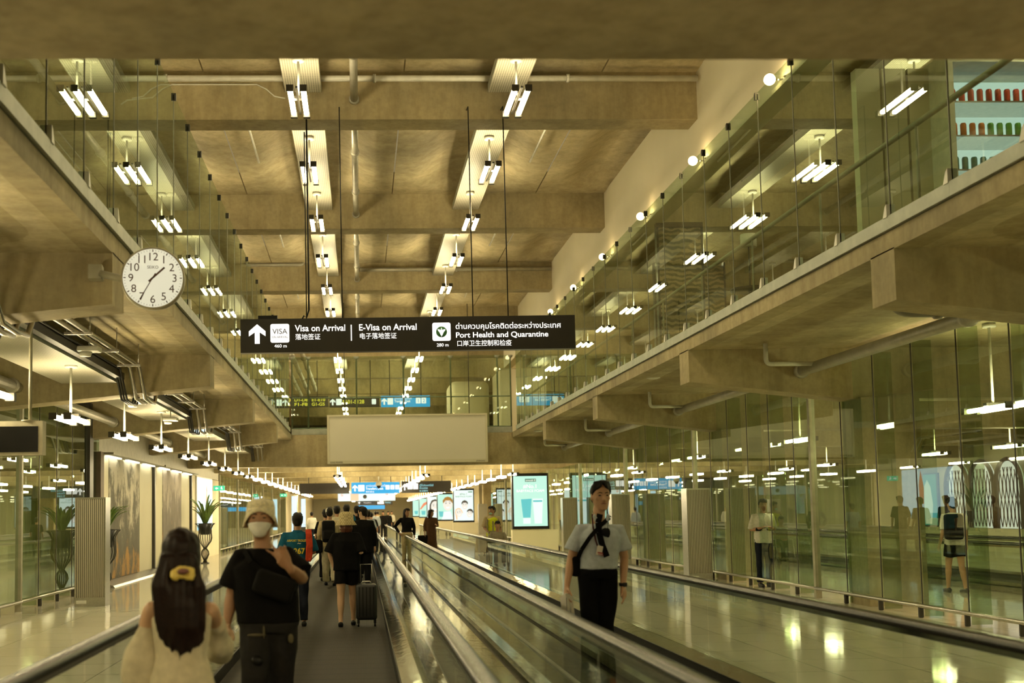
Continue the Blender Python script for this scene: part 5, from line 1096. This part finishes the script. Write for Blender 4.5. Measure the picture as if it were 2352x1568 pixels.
for k, (px, y) in enumerate(((668, 84), (690, 100))):
    a = at(px, 1130, y); t = thing('light_column', 'narrow pale blue light column on the left of the far corridor, %s one' % ('nearer' if k == 0 else 'farther'), 'light column', (a.x, y, 0)); MB().box(0, .45, 0, .5, 0, 2.9).build('body', CREAM, t); MB().box(.06, .40, -.02, 0, .3, 2.8).build('lit_face', SCR_BL, t)

# ------------------------------------------------------------------ upper gallery on the right
t = thing('drinks_fridge', 'lit glass-fronted drinks fridge on the right gallery', 'fridge', (7.12, 13.9, ZG))
MB().box(0, 1.5, .04, .75, 0, .12).box(0, .06, .0, .75, .12, 2.6).box(1.44, 1.5, .0, .75, .12, 2.6).box(.06, 1.44, .7, .75, .12, 2.6).box(0, 1.5, .0, .75, 2.6, 2.75).build('cabinet', P('fridge_cream', (.66, .64, .52), .5), t)
MB().box(.07, 1.43, .66, .69, .14, 2.58).build('lit_back', EM('fridge_light', (.75, .95, .85), .8), t)
for j in range(5): MB().box(.07, 1.43, .10, .66, .45+.42*j, .47+.42*j).build('shelf', STEEL, t)
CAN = {'red': P('red_can', (.55, .05, .03), .35), 'orange': P('orange_can', (.65, .20, .03), .35), 'green': P('green_can', (.10, .42, .05), .35), 'teal': P('teal_can', (.05, .25, .25), .35)}
for j in range(5):
    for i in range(12):
        c_ = ('teal', 'green', 'teal', 'orange' if i < 4 else 'green', 'red')[j]; z = .47+.42*j
        o = MB().lathe([(.030, 0), (.036, .012), (.036, .15), (.028, .168)], (0, 0, 0), 12).build('drink_can', CAN[c_]) if i == 0 or (j == 3 and i == 4) else last.copy()
        if i and not (j == 3 and i == 4): C.objects.link(o)
        last = o; o.location = (7.12+.13+.113*i, 13.9+.18, ZG+z)
        tag(o, '%s drink can in the row on the %s shelf of the gallery fridge' % (c_, ('lowest', 'second', 'third', 'fourth', 'top')[j]), 'can', '%s cans on fridge shelf' % c_)
m = MB()
for i in range(3): m.box(6.2+.33*i, 6.2+.33*i+.30, 14.4, 14.55, ZG, 7.0)
tag(m.build('cream_shutter', CREAM), 'cream panelled shutter left of the gallery fridge', 'shutter')
t = thing('wallpaper_screen', 'palm-leaf wallpapered partition on the right gallery', 'partition', (5.75, 22.6, ZG)); MB().box(0, .82, 0, .1, 0, 2.65).build('panel', WPAPER, t); MB().box(-.04, 0, -.02, .12, 0, 2.75).box(.82, .86, -.02, .12, 0, 2.75).box(0, .82, -.02, .12, 2.65, 2.75).build('frame', DARK, t)
t = thing('wallpaper_screen', 'second palm-leaf partition farther back on the right gallery', 'partition', (6.9, 27.5, ZG)); MB().box(0, 1.6, 0, .1, 0, 2.9).build('panel', WPAPER, t); MB().box(-.04, 0, -.02, .12, 0, 2.98).box(1.6, 1.64, -.02, .12, 0, 2.98).build('frame', DARK, t)
p = at(1719, 553, 18.6); t = thing('table_lamp', 'white drum-shaded lamp standing on the round table of the right gallery', 'lamp', (p.x, 18.6, 5.02)); zz = p.z-5.02
MB().lathe([(.115, zz-.10), (.125, zz-.10), (.125, zz+.10), (.115, zz+.10)], (0, 0, 0), 24).build('shade', P('shade_white', (.75, .72, .60), .8), t); MB().tube([(0, 0, .03), (0, 0, zz-.05)], .012, 8).lathe([(.07, 0), (.07, .02), (.02, .04)], (0, 0, 0), 16).build('stem', DARK, t)
t = thing('round_table', 'dark round table under the drum-shaded lamp on the right gallery', 'table', (p.x, 18.6, ZG)); MB().lathe([(.30, .68), (.31, .70), (.30, .72)], (0, 0, 0), 28).build('table_top', DARK, t); MB().tube([(0, 0, .02), (0, 0, .69)], .03, 10).lathe([(.2, 0), (.2, .02)], (0, 0, 0), 20).build('pedestal', DARK, t)
m = MB().rbox((6.7, 50.5, ZG+1.55), (1.9, 3.0, 3.1), None, .1); tag(m.build('kiosk', CREAM), 'tall cream kiosk block on the upper level beyond the opening', 'kiosk')
m = MB().rbox((4.75, 53, ZG+1.45), (1.7, 2.4, 2.9), None, .25); tag(m.build('kiosk', CREAM), 'rounded cream counter block left of the tall kiosk on the upper level', 'kiosk')
for i in range(3): pipe('upper_pipe', [(-2.1-.35*i, 44, 7.5-.12*i), (-2.1-.35*i, 58, 7.5-.12*i)], .09, '%s of three fat pipes running away under the upper ceiling beyond the opening' % ('rightmost', 'middle', 'leftmost')[i], joints=[((-2.1-.35*i, 46+3*j, 7.5-.12*i), (0, 1, 0)) for j in range(4)], group='fat upper pipes')

# ------------------------------------------------------------------ hall behind the right glass
BRN = P('dark_carved_wood', (.07, .025, .015), .5)
for i in range(3):
    y0 = 38.4+1.75*i; t = thing('lattice_arch', 'carved dark wood arch with lattice glowing from behind, %s of three' % ('nearest', 'middle', 'farthest')[i], 'arch', (21.38, y0, .75), 0, 'lattice arches')
    W_, H_ = 1.6, 2.3; ap = [(0, 0)]+[(W_/2-W_/2*math.cos(PI*j/16), 1.3+1.0*math.sin(PI*j/16)**.8) for j in range(17)]+[(W_, 0)]
    MB().tube([(0, p_[0], p_[1]) for p_ in ap], .07, 8).build('frame', BRN, t); MB().prism(ap, .10, .12, 'x').build('glowing_back', EM('arch_glow', (.95, .9, .75), .8), t)
    m = MB()
    for a in range(7):
        for s_ in (-1, 1):
            pts = [(-.01, W_*(a+.5+s_*.42*math.sin(zj*PI*2.2))/7, .05+H_*.86*zj) for zj in [q/22 for q in range(23)]]
            pts = [p_ for p_ in pts if p_[2] < 1.3+1.0*max(0, math.sin(PI*p_[1]/W_))**.8-.03]
            if len(pts) > 2: m.tube(pts, .016, 5)
    m.build('lattice', BRN, t)
tag(MB().box(20.9, 21.5, 37.5, 47, 0, .75).build('low_counter', CREAM), 'long low cream plinth under the lattice arches', 'plinth')
t = thing('poster', 'teal poster of a pale-haired figure beside the lattice arches', 'poster', (21.4, 44.2, .75)); MB().box(0, .1, 0, 1.5, 0, 2.0).build('frame', BLACK, t); MB().box(-.012, 0, .05, 1.45, .05, 1.95).build('print', EM('poster_teal', (.02, .35, .30), .8), t); MB().prism([(.5, .1), (.35, .8), (.5, 1.5), (.75, 1.75), (1.0, 1.5), (1.05, .8), (1.0, .1)], -.018, -.013, 'x').build('pictured_figure', SKINP, t)
tag(MB().box(17.0, 18.2, 28.5, 29.3, 0, 2.4).build('cream_cabinet', CREAM), 'tall cream cabinet standing in the hall behind the right glass', 'cabinet')
